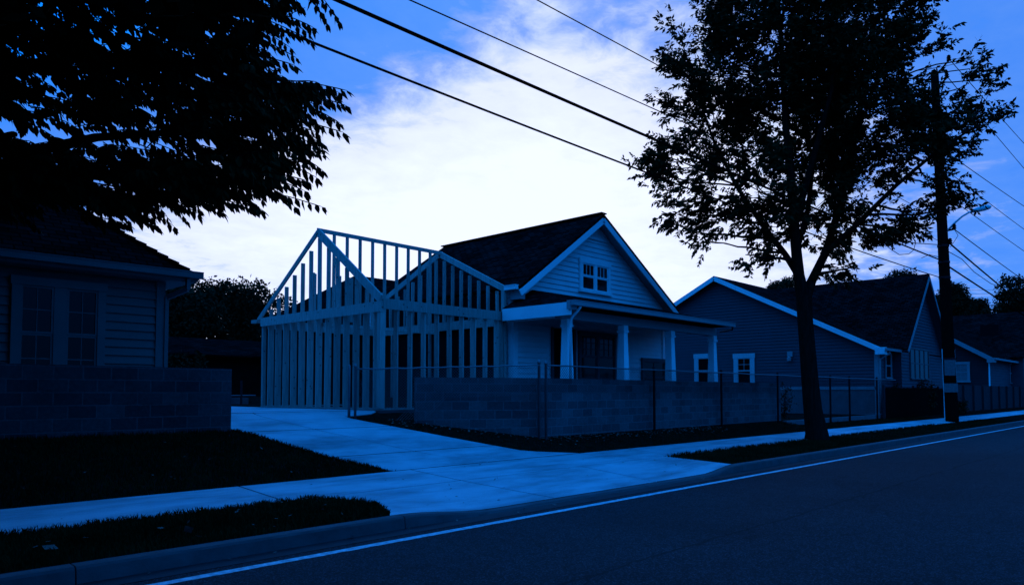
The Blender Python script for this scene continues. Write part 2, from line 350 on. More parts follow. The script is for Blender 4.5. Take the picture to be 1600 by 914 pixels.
# road: one sheet, gutter strip, edge line
mb = MB(); mb.poly((-300, -6.5, 0), (900, -6.5, 0), (900, 6.60, 0), (-300, 6.60, 0))
tag(mb.build('road', M['asphalt']), 'dark worn asphalt street', kind='structure')
mb = MB(); mb.poly((-300, 6.605, 0.004), (900, 6.605, 0.004), (900, 6.86, 0.008), (-300, 6.86, 0.008))
tag(mb.build('gutter_strip', M['gutter_pan']), 'narrow concrete gutter along the kerb', kind='structure')
mb = MB(); x = -20.0
pl = []
rr = random.Random(3)
while x < 260:
    pl.append(x); x += 0.12 if x < 20 else 1.0
for a, b in zip(pl, pl[1:]):
    j = rr.uniform(-.006, .006); mb.poly((a, 6.33 + j, 0.004), (b, 6.33 + j, 0.004), (b, 6.445 + rr.uniform(-.006, .006), 0.004), (a, 6.445, 0.004))
tag(mb.build('edge_line', M['paint']), 'solid white edge line painted beside the gutter', kind='structure')

# kerb with the dropped length at the driveway
def kerb_h(x):
    return 0.15 - 0.115 * (sm(5.4, 7.0, x) - sm(12.7, 13.9, x))
mb = MB(); x = -14.0; xk = []
while x < 160: xk.append(x); x += 0.2 if x < 20 else 2.0
joints = [1.95, 5.4, 14.0, 17.2, 20.2, 23.2, 26.2]
prof = lambda h: [(6.87, 0.0), (6.885, h - 0.025), (6.905, h - 0.004), (6.94, h), (7.04, h), (7.05, h - 0.05), (7.05, -0.05)]
def kerb_piece(x0, x1):
    st = sorted([x0] + [q for q in xk if x0 < q < x1] + [x1]); base = len(mb.v); k = 7
    for q in st:
        for (y, z) in prof(kerb_h(q)): mb.v.append((q, y, z))
    for i in range(len(st)-1):
        for j in range(k-1): mb.f.append((base+i*k+j, base+(i+1)*k+j, base+(i+1)*k+j+1, base+i*k+j+1))
    mb.f.append(tuple(base+j for j in range(k))); e = base+(len(st)-1)*k; mb.f.append(tuple(e+j for j in reversed(range(k))))
js = [-14] + joints + [150]
for a, b in zip(js, js[1:]): kerb_piece(a + 0.006, b - 0.006)
tag(mb.build('kerb', M['kerb']), 'cast concrete kerb with a lowered length at the driveway', kind='structure')

def sheet(name, rows, mtl, label, gap=None, lift=0.014):
    pass
# sidewalk slabs
def zs(y): return lerp([6.9, 8.75, 10.05], [0.14, 0.17, 0.25], y)
mb = MB(); sj = [-13.5, -10.4, -7.2, -4.1, -1.2, 1.55, 4.9, 8.0, 12.7] + [12.7 + 1.8 * k for k in range(1, 70)]
for a, b in zip(sj, sj[1:]):
    g_ = 0.016
    for y0, y1 in ((8.76, 10.04),):
        mb.slab([(a+g_, y0, zs(y0)+.016), (b-g_, y0, zs(y0)+.016), (b-g_, y1, zs(y1)+.016), (a+g_, y1, zs(y1)+.016)], 0.05)
tag(mb.build('sidewalk', M['concrete']), 'pale concrete sidewalk slabs with dark joints', kind='structure')

# driveway apron between kerb and sidewalk
def apron_z(y, x):
    h = kerb_h(x) * 0.9 + 0.004
    return h + (0.186 - h) * (y - 7.05) / (8.74 - 7.05)
mb = MB()
Rap = ([7.055, 8.74], [13.95, 14.15])
def strip(ysl, xl, xr, zf, g_=0.016, n=10):
    rows = []
    for y in ysl:
        a, b = xl(y) + g_, xr(y) - g_
        rows.append([(a + (b-a)*i/n, y, zf(y, a + (b-a)*i/n)) for i in range(n+1)])
    base = len(mb.v)
    for r in rows: mb.v.extend(r)
    for j in range(len(rows)-1):
        for i in range(n):
            q = base + j*(n+1) + i; mb.f.append((q, q+1, q+n+2, q+n+1))
    # skirts
    for j in range(len(rows)-1):
        for s_, e_ in ((rows[j][0], rows[j+1][0]), (rows[j+1][-1], rows[j][-1])):
            mb.poly(e_, s_, (s_[0], s_[1], s_[2]-.05), (e_[0], e_[1], e_[2]-.05))
ya = [7.065, 7.2, 7.3, 7.45, 7.6, 7.75, 7.9, 8.05, 8.2, 8.35, 8.5, 8.62, 8.735]
lapf = lambda y: lerp(*Lap, y)
strip(ya, lapf, lambda y: 8.0 + (8.735-y)*0.2, apron_z); strip(ya, lambda y: 8.0 + (8.735-y)*0.2, lambda y: 11.1, apron_z)
strip(ya, lambda y: 11.1, lambda y: lerp(*Rap, y), apron_z)
tag(mb.build('driveway_apron', M['concrete']), 'stained concrete driveway apron sloping to the street', kind='structure')

# driveway, rising to the framed addition
LD = ([10.05, 10.4, 10.8, 11.53, 12.25, 12.6, 13.6, 40], [7.67, 7.33, 7.0, 6.6, 6.26, 6.02, 5.9, 4.6])
RD = ([10.05, 10.45, 11.3, 12.15, 12.8, 13.2, 13.3, 13.42, 24], [12.75, 11.36, 10.5, 9.7, 9.05, 8.7, 9.3, 9.78, 9.78])
CD = ([10.05, 10.7, 12.4, 13.45, 24], [9.9, 8.95, 7.6, 6.9, 6.9])
zd = lambda y, x: 0.25 + 0.262 * (min(y, 13.6) - 10.05) + 0.016
mb = MB()
def rng(a, b, s=0.15):
    r = [a]; y = a
    while y + s < b: y += s; r.append(y)
    return [q for q in r if abs(q - 13.6) > .02] + [b]
segs = [(10.065, 10.90), (10.92, 12.44), (12.46, 13.6), (13.602, 17.5), (17.52, 24)]
for a, b in segs:
    strip(rng(a, b), lambda y: lerp(*LD, y), lambda y: lerp(*CD, y), zd, 0.012, 3)
    strip(rng(a, b), lambda y: lerp(*CD, y), lambda y: lerp(*RD, y), zd, 0.012, 3)
tag(mb.build('driveway', M['concrete']), 'pale concrete driveway rising past the block walls', kind='structure')

# ------------------------------------------------------------------ building helpers
def siding(mb, p0, p1, nrm, z0, z1, lo=None, hi=None, e=0.145):
    """lapped boards on the wall from p0 to p1 (xy); lo(z), hi(z) bound the wall in metres along it"""
    p0 = V((*p0, 0)); p1 = V((*p1, 0)); L = (p1-p0).length; t_ = (p1-p0).normalized(); n_ = V((*nrm, 0)).normalized()
    lo = lo or (lambda z: 0.0); hi = hi or (lambda z: L); z = z0; up = V((0, 0, 1))
    while z < z1 - 0.01:
        zt = min(z + e, z1)
        a0, b0, a1, b1 = lo(z), hi(z), lo(zt), hi(zt)
        if b0 - a0 > 0.02:
            if b1 < a1: a1 = b1 = (a1 + b1) / 2
            q = lambda u, zz, o: p0 + t_*u + up*zz + n_*o
            mb.poly(q(a0, z, .040), q(b0, z, .040), q(b1, zt, .004), q(a1, zt, .004))
            mb.poly(q(a0, z, .0), q(b0, z, .0), q(b0, z, .040), q(a0, z, .040))
        z = zt
def window(root, o, t_, n_, u0, u1, z0, z1, m_frame, casing=0.09, sashes=1, grid=(2, 2), lower_grid=True, sill=True, glass=None, label=None, blind=False, mull_w=.11):
    """window in the wall plane through o (xy), axis t_, outward n_ (xy)."""
    o = V((*o, 0)); t_ = V((*t_, 0)); n_ = V((*n_, 0)); up = V((0, 0, 1))
    def bx(m_, a, b, c, d_, o0, o1):
        P = [o + t_*u + n_*k + up*z for k in (o0, o1) for (u, z) in ((a, c), (b, c), (b, d_), (a, d_))]
        base = len(m_.v); m_.v += [tuple(p) for p in P]
        fs = ((3,2,1,0),(4,5,6,7),(0,1,5,4),(1,2,6,5),(2,3,7,6),(3,0,4,7))
        m_.f += [tuple(base+i for i in q) for q in fs]
    f = MB(); c = casing
    bx(f, u0-c, u0, z0-c*.2, z1, .0, .055); bx(f, u1, u1+c, z0-c*.2, z1, .0, .055); bx(f, u0-c*1.15, u1+c*1.15, z1, z1+c*1.1, .0, .065)
    if sill: bx(f, u0-c*1.3, u1+c*1.3, z0-c*.7, z0-.004, .0, .09)
    wdt = (u1-u0); mull = mull_w if sashes > 1 else 0; sw = (wdt - mull*(sashes-1)) / sashes
    pane = MB(); bl = MB(); zm = (z0+z1)/2 + .02
    for k in range(sashes):
        a = u0 + k*(sw+mull); b = a + sw
        if k: bx(f, a-mull+.002, a-.002, z0, z1-.002, .0, .05)
        s_ = 0.035
        for (c0, c1, off, gr) in ((zm, z1-.003, .040, True), (z0, zm-.001, .030, lower_grid)):
            bx(f, a+.002, a+s_, c0, c1, .012, off); bx(f, b-s_, b-.002, c0, c1, .012, off)
            bx(f, a+s_, b-s_, c1-s_, c1-.001, .012, off-.001); bx(f, a+s_, b-s_, c0+.001, c0+s_, .012, off-.001)
            if gr and grid:
                for i in range(1, grid[0]): u = a+s_ + (sw-2*s_)*i/grid[0]; bx(f, u-.007, u+.007, c0+s_, c1-s_, .012, off-.008)
                for i in range(1, grid[1]): z = c0+s_ + (c1-c0-2*s_)*i/grid[1]; bx(f, a+s_, b-s_, z-.009, z+.009, .012, off-.010)
            bx(pane, a+s_*.5, b-s_*.5, c0+s_*.5, c1-s_*.5, .004, .016)
    w_ = f.build('window', m_frame, root); 
    if label: w_['label'] = label
    pane.build('pane', glass or M['glass'], w_)
    return w_

def gutter(mb, p, q, r=0.065):
    mb.beam(p, q, 0.12, 0.11); 
    p = V(p); q = V(q); d = (q-p).normalized(); s_ = V((0,0,1)).cross(d)
    mb.beam(p+V((0,0,.06)), q+V((0,0,.06)), .145, .018)

# ------------------------------------------------------------------ main house (porch and front gable)
root = empty('porch_house', (14.1, 13.4, 1.2), 'pale clapboard house with a front gable, dark roof and deep porch', 'house')
XL, XR, YF, YB, XP = 14.12, 21.55, 13.40, 20.0, 17.60
ZE, ZP = 4.42, 6.95
slL = (ZP-ZE)/(XP-13.95); slR = (ZP-ZE)/(21.80-XP)
zr = lambda x: ZP - (XP-x)*slL if x < XP else ZP - (x-XP)*slR
mb = MB()
siding(mb, (XL, YF), (XR, YF), (0, -1), 1.25, 4.25)
siding(mb, (XL, YF), (XR, YF), (0, -1), 4.255, ZP-.16, lambda z: max(0, (XP-(ZP-.12-z)/slL) - XL), lambda z: min(XR-XL, XP+(ZP-.12-z)/slR - XL))
siding(mb, (XL, YB), (XL, YF), (-1, 0), 1.25, 4.36)
mb.box(XL, XR, YF+.001, YB, 1.15, 4.3)
mb.poly((XL, YF+.002, 4.3), (XR, YF+.002, 4.3), (XP, YF+.002, ZP-.15)); mb.poly((XL, YB, 4.3), (XR, YB, 4.3), (XP, YB, ZP-.15))
mb.build('wall', M['siding'], root)
mb = MB(); mb.box(XL-.03, XR+.03, YF-.01, YB+.02, .7, 1.24); mb.build('foundation', M['footing'], root)
mb = MB()
for (a, b, c) in ((13.90, XP, 1), (XP, 21.86, -1)):
    pts = [(a, 12.95, zr(a)), (b, 12.95, zr(b)), (b, YB+.25, zr(b)), (a, YB+.25, zr(a))]
    mb.slab(pts, .09)
# uneven drip edge of the shingles along the rakes
rf = mb.build('roof', M['shingle'], root)
mb = MB(); mb.beam((XP, 12.94, ZP+.015), (XP, YB+.26, ZP+.015), .26, .035); mb.build('ridge_cap', M['shingle2'], rf)
mb = MB()   # rake boards and soffit
for a, b in ((13.93, XP), (21.83, XP)):
    p = V((a, 12.965, zr(a)-.20)); q = V((b, 12.965, zr(b)-.20)); mb.beam(p, q, .035, .17, side=(0, 1, 0))
    p2 = V((a, 13.0, zr(a)-.12)); q2 = V((b, 13.0, zr(b)-.12))
mb.build('rake_board', M['white'], root)
mb = MB()
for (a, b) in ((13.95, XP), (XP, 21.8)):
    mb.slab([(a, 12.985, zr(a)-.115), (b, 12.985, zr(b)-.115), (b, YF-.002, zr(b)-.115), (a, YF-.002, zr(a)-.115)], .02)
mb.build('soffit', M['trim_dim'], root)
mb = MB(); zt = 6.30
k = 0
x = XP - .62
while x < XP + .62:
    ztop = zr(x+.03)-.16; 
    if ztop > zt: mb.box(x, x+.045, YF-.07, YF-.042, zt, ztop)
    x += .065
mb.box(XP-.75, XP+.75, YF-.075, YF-.041, zt-.07, zt-.002)
mb.build('gable_vent', M['siding'], root)
mb = MB(); mb.box(XL-.05, XL+.12, YF-.056, YF+.001, 1.25, 4.0); mb.box(XL-.056, XL-.026, YF+.0011, YF+.13, 1.25, 4.0); mb.build('corner_board', M['white'], root); mb = MB()
mb.box(XR-.12, XR+.05, YF-.056, YF, 1.25, 4.0); mb.build('corner_board', M['white'], root)
mb = MB(); gutter(mb, (13.86, 13.02, 4.36), (13.86, 13.44, 4.36)); mb.build('side_gutter', M['white'], root)
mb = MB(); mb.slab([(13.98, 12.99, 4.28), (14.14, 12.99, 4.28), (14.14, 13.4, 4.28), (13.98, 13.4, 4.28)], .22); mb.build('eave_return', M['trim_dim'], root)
# gable window pair
a = at(908, 463, Y=YF-.03); b = at(949, 420, Y=YF-.03)
window(root, (0, YF-.040), (1, 0), (0, -1), a.x+.02, b.x-.03, a.z+.22, b.z+.02, M['white'], .13, 2, (3, 1), False)
# porch
mb = MB(); mb.box(13.75, 21.7, 11.42, YF-.04, 1.15, 1.42); pd = mb.build('porch_deck', M['dark_fence'], root)  # near-black deck colour helps paint in the porch shade
EX0, EX1, EY = 13.66, 21.78, 10.98
zev = 3.80; ztp = 4.42
mb = MB()
A, B_, C_, D_ = (EX0, EY, zev), (EX1, EY, zev), (14.85, YF-.027, ztp), (21.0, YF-.027, ztp)
Bk0, Bk1 = (EX0, YF-.027, zev), (EX1, YF-.027, zev)
mb.slab([A, B_, D_, C_], .05); mb.slab([Bk0, A, C_], .05); mb.slab([B_, Bk1, D_], .05)
mb.build('porch_roof', M['shingle'], root)
mb = MB(); mb.poly((EX0+.02, EY+.02, 3.70), (EX1-.02, EY+.02, 3.70), (EX1-.02, YF-.03, 3.70), (EX0+.02, YF-.03, 3.70)); mb.build('porch_ceiling', M['dark_fence'], root)  # near-black colour puts shade into the ceiling and cuts bounced light
CX = [14.20, 16.64, 19.08, 21.66]; CY = 11.62
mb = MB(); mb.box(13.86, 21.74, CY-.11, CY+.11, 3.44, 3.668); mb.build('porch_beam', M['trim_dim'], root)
mb = MB(); mb.box(13.82, 13.98, CY+.112, YF-.04, 3.46, 3.667); mb.box(EX0-.015, EX0+.015, EY+.06, YF-.056, 3.47, 3.785); mb.build('side_fascia', M['white'], root)
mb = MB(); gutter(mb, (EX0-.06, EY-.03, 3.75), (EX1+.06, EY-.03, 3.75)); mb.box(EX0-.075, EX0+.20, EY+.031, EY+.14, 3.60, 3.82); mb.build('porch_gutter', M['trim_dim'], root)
mb = MB(); p = [(EX0+.28, EY-.02, 3.70), (EX0+.27, EY+.06, 3.60), (EX0+.26, EY+.22, 3.46), (EX0+.26, EY+.30, 3.36), (EX0+.26, EY+.30, 1.5)]
mb.tube(p, .035, 8); mb.build('downspout', M['white'], root, True)
mb = MB(); mb.tube([(EX1-.02, EY-.02, 3.72), (EX1+.1, EY+.05, 3.62), (EX1+.35, EY+.6, 3.60)], .03, 8); mb.build('downspout', M['dark_steel'], root, True)
for x in CX:
    mb = MB(); b0, t0 = .13, .09
    base = len(mb.v)
    for z, r_ in ((1.42, .19), (1.55, .19), (1.551, b0), (3.24, t0), (3.241, .115), (3.29, .125), (3.30, .105), (3.437, .105)):
        for sx, sy in ((-1,-1),(1,-1),(1,1),(-1,1)): mb.v.append((x+sx*r_, CY+sy*r_, z))
    for i in range(7):
        for k in range(4): mb.f.append((base+i*4+k, base+i*4+(k+1)%4, base+(i+1)*4+(k+1)%4, base+(i+1)*4+k))
    mb.build('porch_column', M['white'], root)
# porch wall openings
def wx(px, Y=YF-.03): return at(px, 560, Y=Y).x
window(root, (0, YF-.040), (1, 0), (0, -1), wx(906), wx(958), 2.0, 3.30, M['trim_dark'], .10, 2, (3, 3), False)
window(root, (0, YF-.040), (1, 0), (0, -1), wx(1004), wx(1036), 1.55, 2.62, M['trim_dark'], .10, 1, (2, 2), False)
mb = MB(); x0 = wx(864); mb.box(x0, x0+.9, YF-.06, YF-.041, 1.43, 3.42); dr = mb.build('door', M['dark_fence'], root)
mb = MB(); mb.box(x0-.1, x0-.002, YF-.075, YF-.041, 1.43, 3.44); mb.box(x0+.902, x0+1.0, YF-.075, YF-.041, 1.43, 3.44); mb.build('door_frame', M['trim_dark'], dr)

# ------------------------------------------------------------------ framed addition
root = empty('house_frame', (9.83, 13.46, 1.18), 'open timber stud frame of an unfinished addition with bare rafters', 'building frame')
FX0, FX1, FY0, FY1 = 9.83, 13.86, 13.46, 18.95
ZB, ZPL, RY, RZ = 1.20, 3.63, 16.1, 5.68
S, Dp = .040, .14
def stick(name, p, q, a, b, side=None, m_='lumber'):
    mb = MB(); mb.beam(p, q, a, b, side); return mb.build(name, M[m_], root)
rj = random.Random(5)
def stud(x, y, z0, z1, wx_, wy_):
    mb = MB(); dx, dy = rj.uniform(-.006, .006), rj.uniform(-.008, .008)
    mb.beam((x, y, z0), (x+dx, y+dy, z1), wx_, wy_, side=(1, 0, 0)); return mb.build('stud', M['lumber'], root)
# sills and plates
stick('sill_plate', (FX0+.07, FY0, ZB+.02), (FX0+.07, FY1, ZB+.02), Dp, .04)
stick('sill_plate', (FX0+.142, FY0+.07, ZB+.02), (FX1, FY0+.07, ZB+.02), Dp, .04)
stick('sill_plate', (FX0+.142, FY1-.07, ZB+.02), (FX1, FY1-.07, ZB+.02), Dp, .04)
mb = MB(); mb.box(FX0-.03, FX1, FY0-.03, FY1+.03, .85, ZB-.002); mb.build('floor_slab', M['kerb'], root)
# doubled plate with the deep rim board in front
stick('rim_board', (FX0-.022, FY0-.02, ZPL-.09), (FX0-.022, FY1, ZPL-.09), .04, .235)
stick('rim_board', (FX0+.05, FY0-.022, ZPL-.02), (FX1, FY0-.022, ZPL-.02), .04, .235)
stick('top_plate', (FX0+.07, FY0, ZPL-.06), (FX0+.07, FY1, ZPL-.06), Dp, .076)
stick('top_plate', (FX0+.142, FY0+.07, ZPL-.06), (FX1, FY0+.07, ZPL-.06), Dp, .076)
stick('header', (FX0+.142, FY1-.07, ZPL-.14), (FX1, FY1-.07, ZPL-.14), .09, .24)
stick('header', (FX1-.05, FY0+.16, ZPL-.14), (FX1-.05, FY1-.16, ZPL-.14), .06, .24)
zs0, zs1 = ZB+.04, ZPL-.10
# left wall studs (seen edge on), front wall, back wall
for k in range(14):
    y = FY0 + .25 + k * .406
    if y < FY1 - .05: stud(FX0+.083, y, zs0, zs1, .165, S)
stud(FX0+.045, FY1-.06, zs0, zs1, .09, .09)
mb = MB(); mb.box(FX0-.02, FX0+.12, FY0-.022, FY0+.10, ZB+.042, ZPL-.22); mb.build('corner_post', M['lumber'], root)
mb = MB(); mb.box(FX0-.02, FX0+.10, FY0-.024, FY0+.06, ZPL-.215, ZPL+.22); mb.build('corner_post', M['lumber'], root)
for k in range(1, 10):
    x = FX0 + .08 + k * .41; stud(x, FY0+.07, zs0, zs1, S, Dp)
stud(FX1-.1, FY0+.07, zs0, zs1, S, Dp); mb = MB(); mb.box(FX1-.045, FX1+.04, FY0-.02, FY0+.10, ZB+.05, 4.30); mb.build('corner_post', M['lumber'], root)
for k in range(1, 6): stud(FX1-.07, FY0 + .3 + k*.9, zs0, zs1-.15, .09, S)
# near-black sheets painting inner shade on back wall, house side and floor
mb = MB(); mb.box(FX0+.15, FX1, FY1+.005, FY1+.03, ZB, ZPL+.05); mb.box(FX1+.045, FX1+.07, FY0+.13, FY1, ZB, 4.28); mb.box(FX0+.15, FX1, FY0+.15, FY1, ZB-.001, ZB+.01); mb.build('inner_shade', M['black_void'], root)
# left gable: rafters at X = FX0, studs above the plate
def rafter(p, q, w_=.045, h=.20): stick('rafter', p, q, w_, h, side=(1, 0, 0))
rafter((FX0-.01, RY, RZ-.05), (FX0-.01, FY0-.02, ZPL+.08)); rafter((FX0-.01, RY, RZ-.05), (FX0-.01, FY1+.18, ZPL-.02), .045, .12)
sl = (RZ-.12 - ZPL) / (RY - FY0)
for k in range(-6, 7):
    y = RY + k * .406
    ztop = RZ - .20 - abs(y-RY) * ((RZ-.05-ZPL-.06) / (RY-FY0 if y < RY else FY1-RY+.1))
    if ztop > ZPL + .1: stud(FX0+.06, y, ZPL-.02, ztop, .10, S)
# right gable at the house: shallower rafters on higher ends
ZR = 4.36
stick('rafter', (FX1+.0, RY, RZ-.06), (FX1+.0, FY0-.05, ZR-.04), .05, .16, side=(1, 0, 0))
stick('rafter', (FX1+.0, RY, RZ-.06), (FX1+.0, FY1+.1, ZR+.05), .05, .16, side=(1, 0, 0))
for k in range(-7, 8):
    y = RY + (k + .3) * .36
    if FY0 + .1 < y < FY1 - .05:
        ztop = RZ - .17 - abs(y-RY) * ((RZ-ZR) / (RY-FY0)); stud(FX1-.05, y, ZPL-.02, ztop, .09, S+.01)
# ridge beam and the bearing wall below it
stick('ridge_beam', (FX0-.03, RY, RZ), (FX1+.1, RY, RZ-.02), .045, .10)
for k in range(1, 10):
    x = FX0 + .06 + k * .40; stud(x, RY, ZPL-.3, RZ-.05, .045, .09)
stick('top_plate', (FX0+.15, RY, ZPL-.32), (FX1-.13, RY, ZPL-.32), .09, .08)
# loose uprights inside the gable
for px_i, yt in ((489, 426), (493, 428), (530, 431), (548, 434)):
    p = at(px_i, yt, X=FX0+1.0); stud(p.x, p.y, ZPL-.2, p.z, .12 if px_i != 493 else .04, .05)
mb = MB(); mb.box(FX0-.10, FX0+.02, FY1+.10, FY1+.42, ZPL-.1, ZPL-.01); mb.build('blocking', M['lumber'], root)

# ------------------------------------------------------------------ left house
root = empty('hip_roof_house', (5.5, 14.5, 1.2), 'shade-darkened clapboard house with hipped roof and tall paired windows', 'house')
YH, XH = 14.5, at(252, 560, Y=14.5).x
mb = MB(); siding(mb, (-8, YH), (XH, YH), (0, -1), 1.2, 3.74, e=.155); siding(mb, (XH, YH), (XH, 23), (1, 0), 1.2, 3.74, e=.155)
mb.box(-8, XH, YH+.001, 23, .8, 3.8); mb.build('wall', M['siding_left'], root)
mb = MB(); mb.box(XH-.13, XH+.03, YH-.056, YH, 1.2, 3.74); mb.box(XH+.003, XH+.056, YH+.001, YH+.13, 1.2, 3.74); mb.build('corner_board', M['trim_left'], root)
ex, ey = XH + .50, YH - .42; zh = 3.86; hl = 3.9
mb = MB()
r0, r1 = (ex-hl, ey+hl*1.0, zh+hl*.80), (-4, ey+hl, zh+hl*.80)
mb.slab([(-9, ey, zh), (ex, ey, zh), r0, r1], .06); mb.slab([(ex, ey, zh), (ex, 23.5, zh), (ex-hl, 23.5-hl, zh+hl*.80), r0], .06)
mb.slab([(ex, 23.5, zh), (-9, 23.5, zh), r1, (ex-hl, 23.5-hl, zh+hl*.80)], .06); rf = mb.build('roof', M['shingle2'], root)
mb = MB(); n_ = 26
for i in range(n_):      # lapped hip caps: the stepped outline against the sky
    a = V((ex, ey, zh)).lerp(V(r0), i/n_); b = V((ex, ey, zh)).lerp(V(r0), (i+1.12)/n_)
    mb.beam(a + V((0, 0, .022)), b + V((0, 0, -.012)), .26, .03)
mb.build('hip_cap', M['shingle2'], rf)
mb = MB(); mb.slab([(-9, ey+.02, zh-.12), (ex-.02, ey+.02, zh-.12), (ex-.02, YH-.001, zh-.12), (-9, YH-.001, zh-.12)], .02)
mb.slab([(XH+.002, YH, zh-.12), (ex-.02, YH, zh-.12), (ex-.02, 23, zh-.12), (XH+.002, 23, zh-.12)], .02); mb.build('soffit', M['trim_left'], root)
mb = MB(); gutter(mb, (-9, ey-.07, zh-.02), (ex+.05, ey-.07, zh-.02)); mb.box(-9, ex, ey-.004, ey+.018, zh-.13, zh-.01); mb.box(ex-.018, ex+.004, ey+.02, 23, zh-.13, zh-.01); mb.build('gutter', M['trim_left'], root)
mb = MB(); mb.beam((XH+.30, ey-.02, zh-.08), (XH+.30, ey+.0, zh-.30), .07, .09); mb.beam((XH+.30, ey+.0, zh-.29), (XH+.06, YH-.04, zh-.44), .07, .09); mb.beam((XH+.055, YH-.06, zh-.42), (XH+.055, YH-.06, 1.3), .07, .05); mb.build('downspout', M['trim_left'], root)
def hx(px): return at(px, 500, Y=YH-.03).x
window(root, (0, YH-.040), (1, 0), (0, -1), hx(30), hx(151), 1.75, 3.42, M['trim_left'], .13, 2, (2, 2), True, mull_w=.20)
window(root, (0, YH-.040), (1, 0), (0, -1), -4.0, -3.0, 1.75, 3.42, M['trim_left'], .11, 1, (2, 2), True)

# ------------------------------------------------------------------ block walls
mb = MB(); wr = random.Random(2)
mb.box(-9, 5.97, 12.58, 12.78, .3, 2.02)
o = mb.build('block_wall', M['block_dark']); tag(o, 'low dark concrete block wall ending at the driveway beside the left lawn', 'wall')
def wall_path(pts, th, z0, z1):
    mb = MB(); n = len(pts); L, Rr = [], []
    for i, p in enumerate(pts):
        p = V((*p, 0)); d = V((0, 0, 0))
        if i > 0: d += (p - V((*pts[i-1], 0))).normalized()
        if i < n-1: d += (V((*pts[i+1], 0)) - p).normalized()
        d.normalize(); s_ = V((-d.y, d.x, 0)); L.append(p); Rr.append(p + s_*th)
    up0, up1 = V((0, 0, z0)), V((0, 0, z1))
    for i in range(n-1):
        mb.poly(L[i]+up0, L[i+1]+up0, L[i+1]+up1, L[i]+up1); mb.poly(Rr[i+1]+up0, Rr[i]+up0, Rr[i]+up1, Rr[i+1]+up1)
        mb.poly(L[i]+up1, L[i+1]+up1, Rr[i+1]+up1, Rr[i]+up1)
    mb.poly(Rr[0]+up0, L[0]+up0, L[0]+up1, Rr[0]+up1); mb.poly(L[-1]+up0, Rr[-1]+up0, Rr[-1]+up1, L[-1]+up1)
    return mb
WP = [(10.20, 12.66), (12.72, 11.22), (26.1, 11.30)]
o = wall_path(WP, .14, .0, 1.935).build('retaining_wall', M['block']); tag(o, 'grey concrete block retaining wall bending round the corner before the porch', 'wall')
o = MB().box(26.3, 43.0, 11.16, 11.32, 0, .56).build('low_wall', M['footing']); tag(o, 'low concrete upstand under the chain link fence by the grey house', 'wall')

# ------------------------------------------------------------------ chain link fence
root = empty('chain_link_fence', (12.62, 11.1, .5), 'chain link fence with thin steel posts in front of the retaining wall', 'fence')
FP = [(8.92, 13.08, 1.08, 2.13), (12.58, 11.12, .52, 2.27), (12.74, 11.05, .50, 2.25), ] + [(at(p, 600, Y=11.12).x, 11.12, .5, 2.25) for p in (1022, 1127, 1215)] + [(at(p, 600, Y=11.12).x, 11.12, .45, 2.24) for p in (1297, 1327, 1370)]
for i, (x, y, z0, z1) in enumerate(FP):
    mb = MB(); r_ = .032 if i in (1, 2) else (.028 if x < 15 else .035 if x < 27 else .04)
    mb.lathe((x, y, 0), [(r_, z0-.3), (r_, z1), (r_*1.4, z1+.005), (r_*1.4, z1+.03), (r_*.7, z1+.07), (.004, z1+.085)], 8); mb.build('post', M['dark_steel'] if x > 15 else M['steel'], root, True)
mb = MB()
for x, y, z0, z1 in (( 8.86, 13.12, 1.06, 2.16),): mb.lathe((x-.0, y+.10, 0), [(.03, z0-.3), (.03, z1), (.01, z1+.03)], 8)
mb.build('post', M['steel'], root, True)
def rail_z(x): return lerp([8.92, 12.6, 26, 40], [2.09, 2.225, 2.21, 2.20], x)
segsf = [((8.92, 13.08), (12.58, 11.12)), ((12.74, 11.08), (FP[-1][0]+2.6, 11.08))]
for (a, b) in segsf:
    mb = MB(); n_ = 24; pts = []
    for i in range(n_+1):
        x = a[0]+(b[0]-a[0])*i/n_; y = a[1]+(b[1]-a[1])*i/n_; pts.append((x, y-.03, rail_z(x)+.008*sin(i*1.7)))
    mb.tube(pts, .019, 6); mb.build('top_rail', M['steel'], root, True)
def netting(a, b, zb0, sp=.062, r_=.0027):
    mb = MB(); a = V((*a, 0)); b = V((*b, 0)); L = (b-a).length; t_ = (b-a)/L; n_ = V((t_.y, -t_.x, 0)); u = -1.4
    def zb(u_): x = (a+t_*u_).x; return zb0(x)
    while u < L:
        for sgn in (1, -1):
            # diagonal wire clipped to the net
            u0 = u; pts = []
            ztop = rail_z((a+t_*max(0, min(L, u0))).x)+.03
            k = 0.0; prev = None
            H = 1.8
            seg = 8
            s0 = None
            for i in range(seg+1):
                f = i/seg; uu = u0 + (f if sgn > 0 else 1-f) * H*1.0; zz = ztop - H*(f)
                if uu < 0 or uu > L or zz < zb(uu): 
                    continue
                pts.append(a + t_*uu + n_*(.004*sgn-.02) + V((0, 0, zz)))
            if len(pts) >= 2: mb.tube([pts[0], pts[-1]], r_, 3, False)
        u += sp
    return mb
net = netting((8.92, 13.08), (12.58, 11.12), lambda x: max(zg(x, lerp([8.9, 12.6], [13.08, 11.12], x))+.02, 1.0 if x < 10.3 else 1.35)); net.build('netting', M['steel'], root, uv=False)
net = netting((12.74, 11.08), (FP[-1][0]+2.5, 11.08), lambda x: 1.5 if x < 26 else .6, .075, .0026); net.build('netting', M['dark_steel'], root, uv=False)

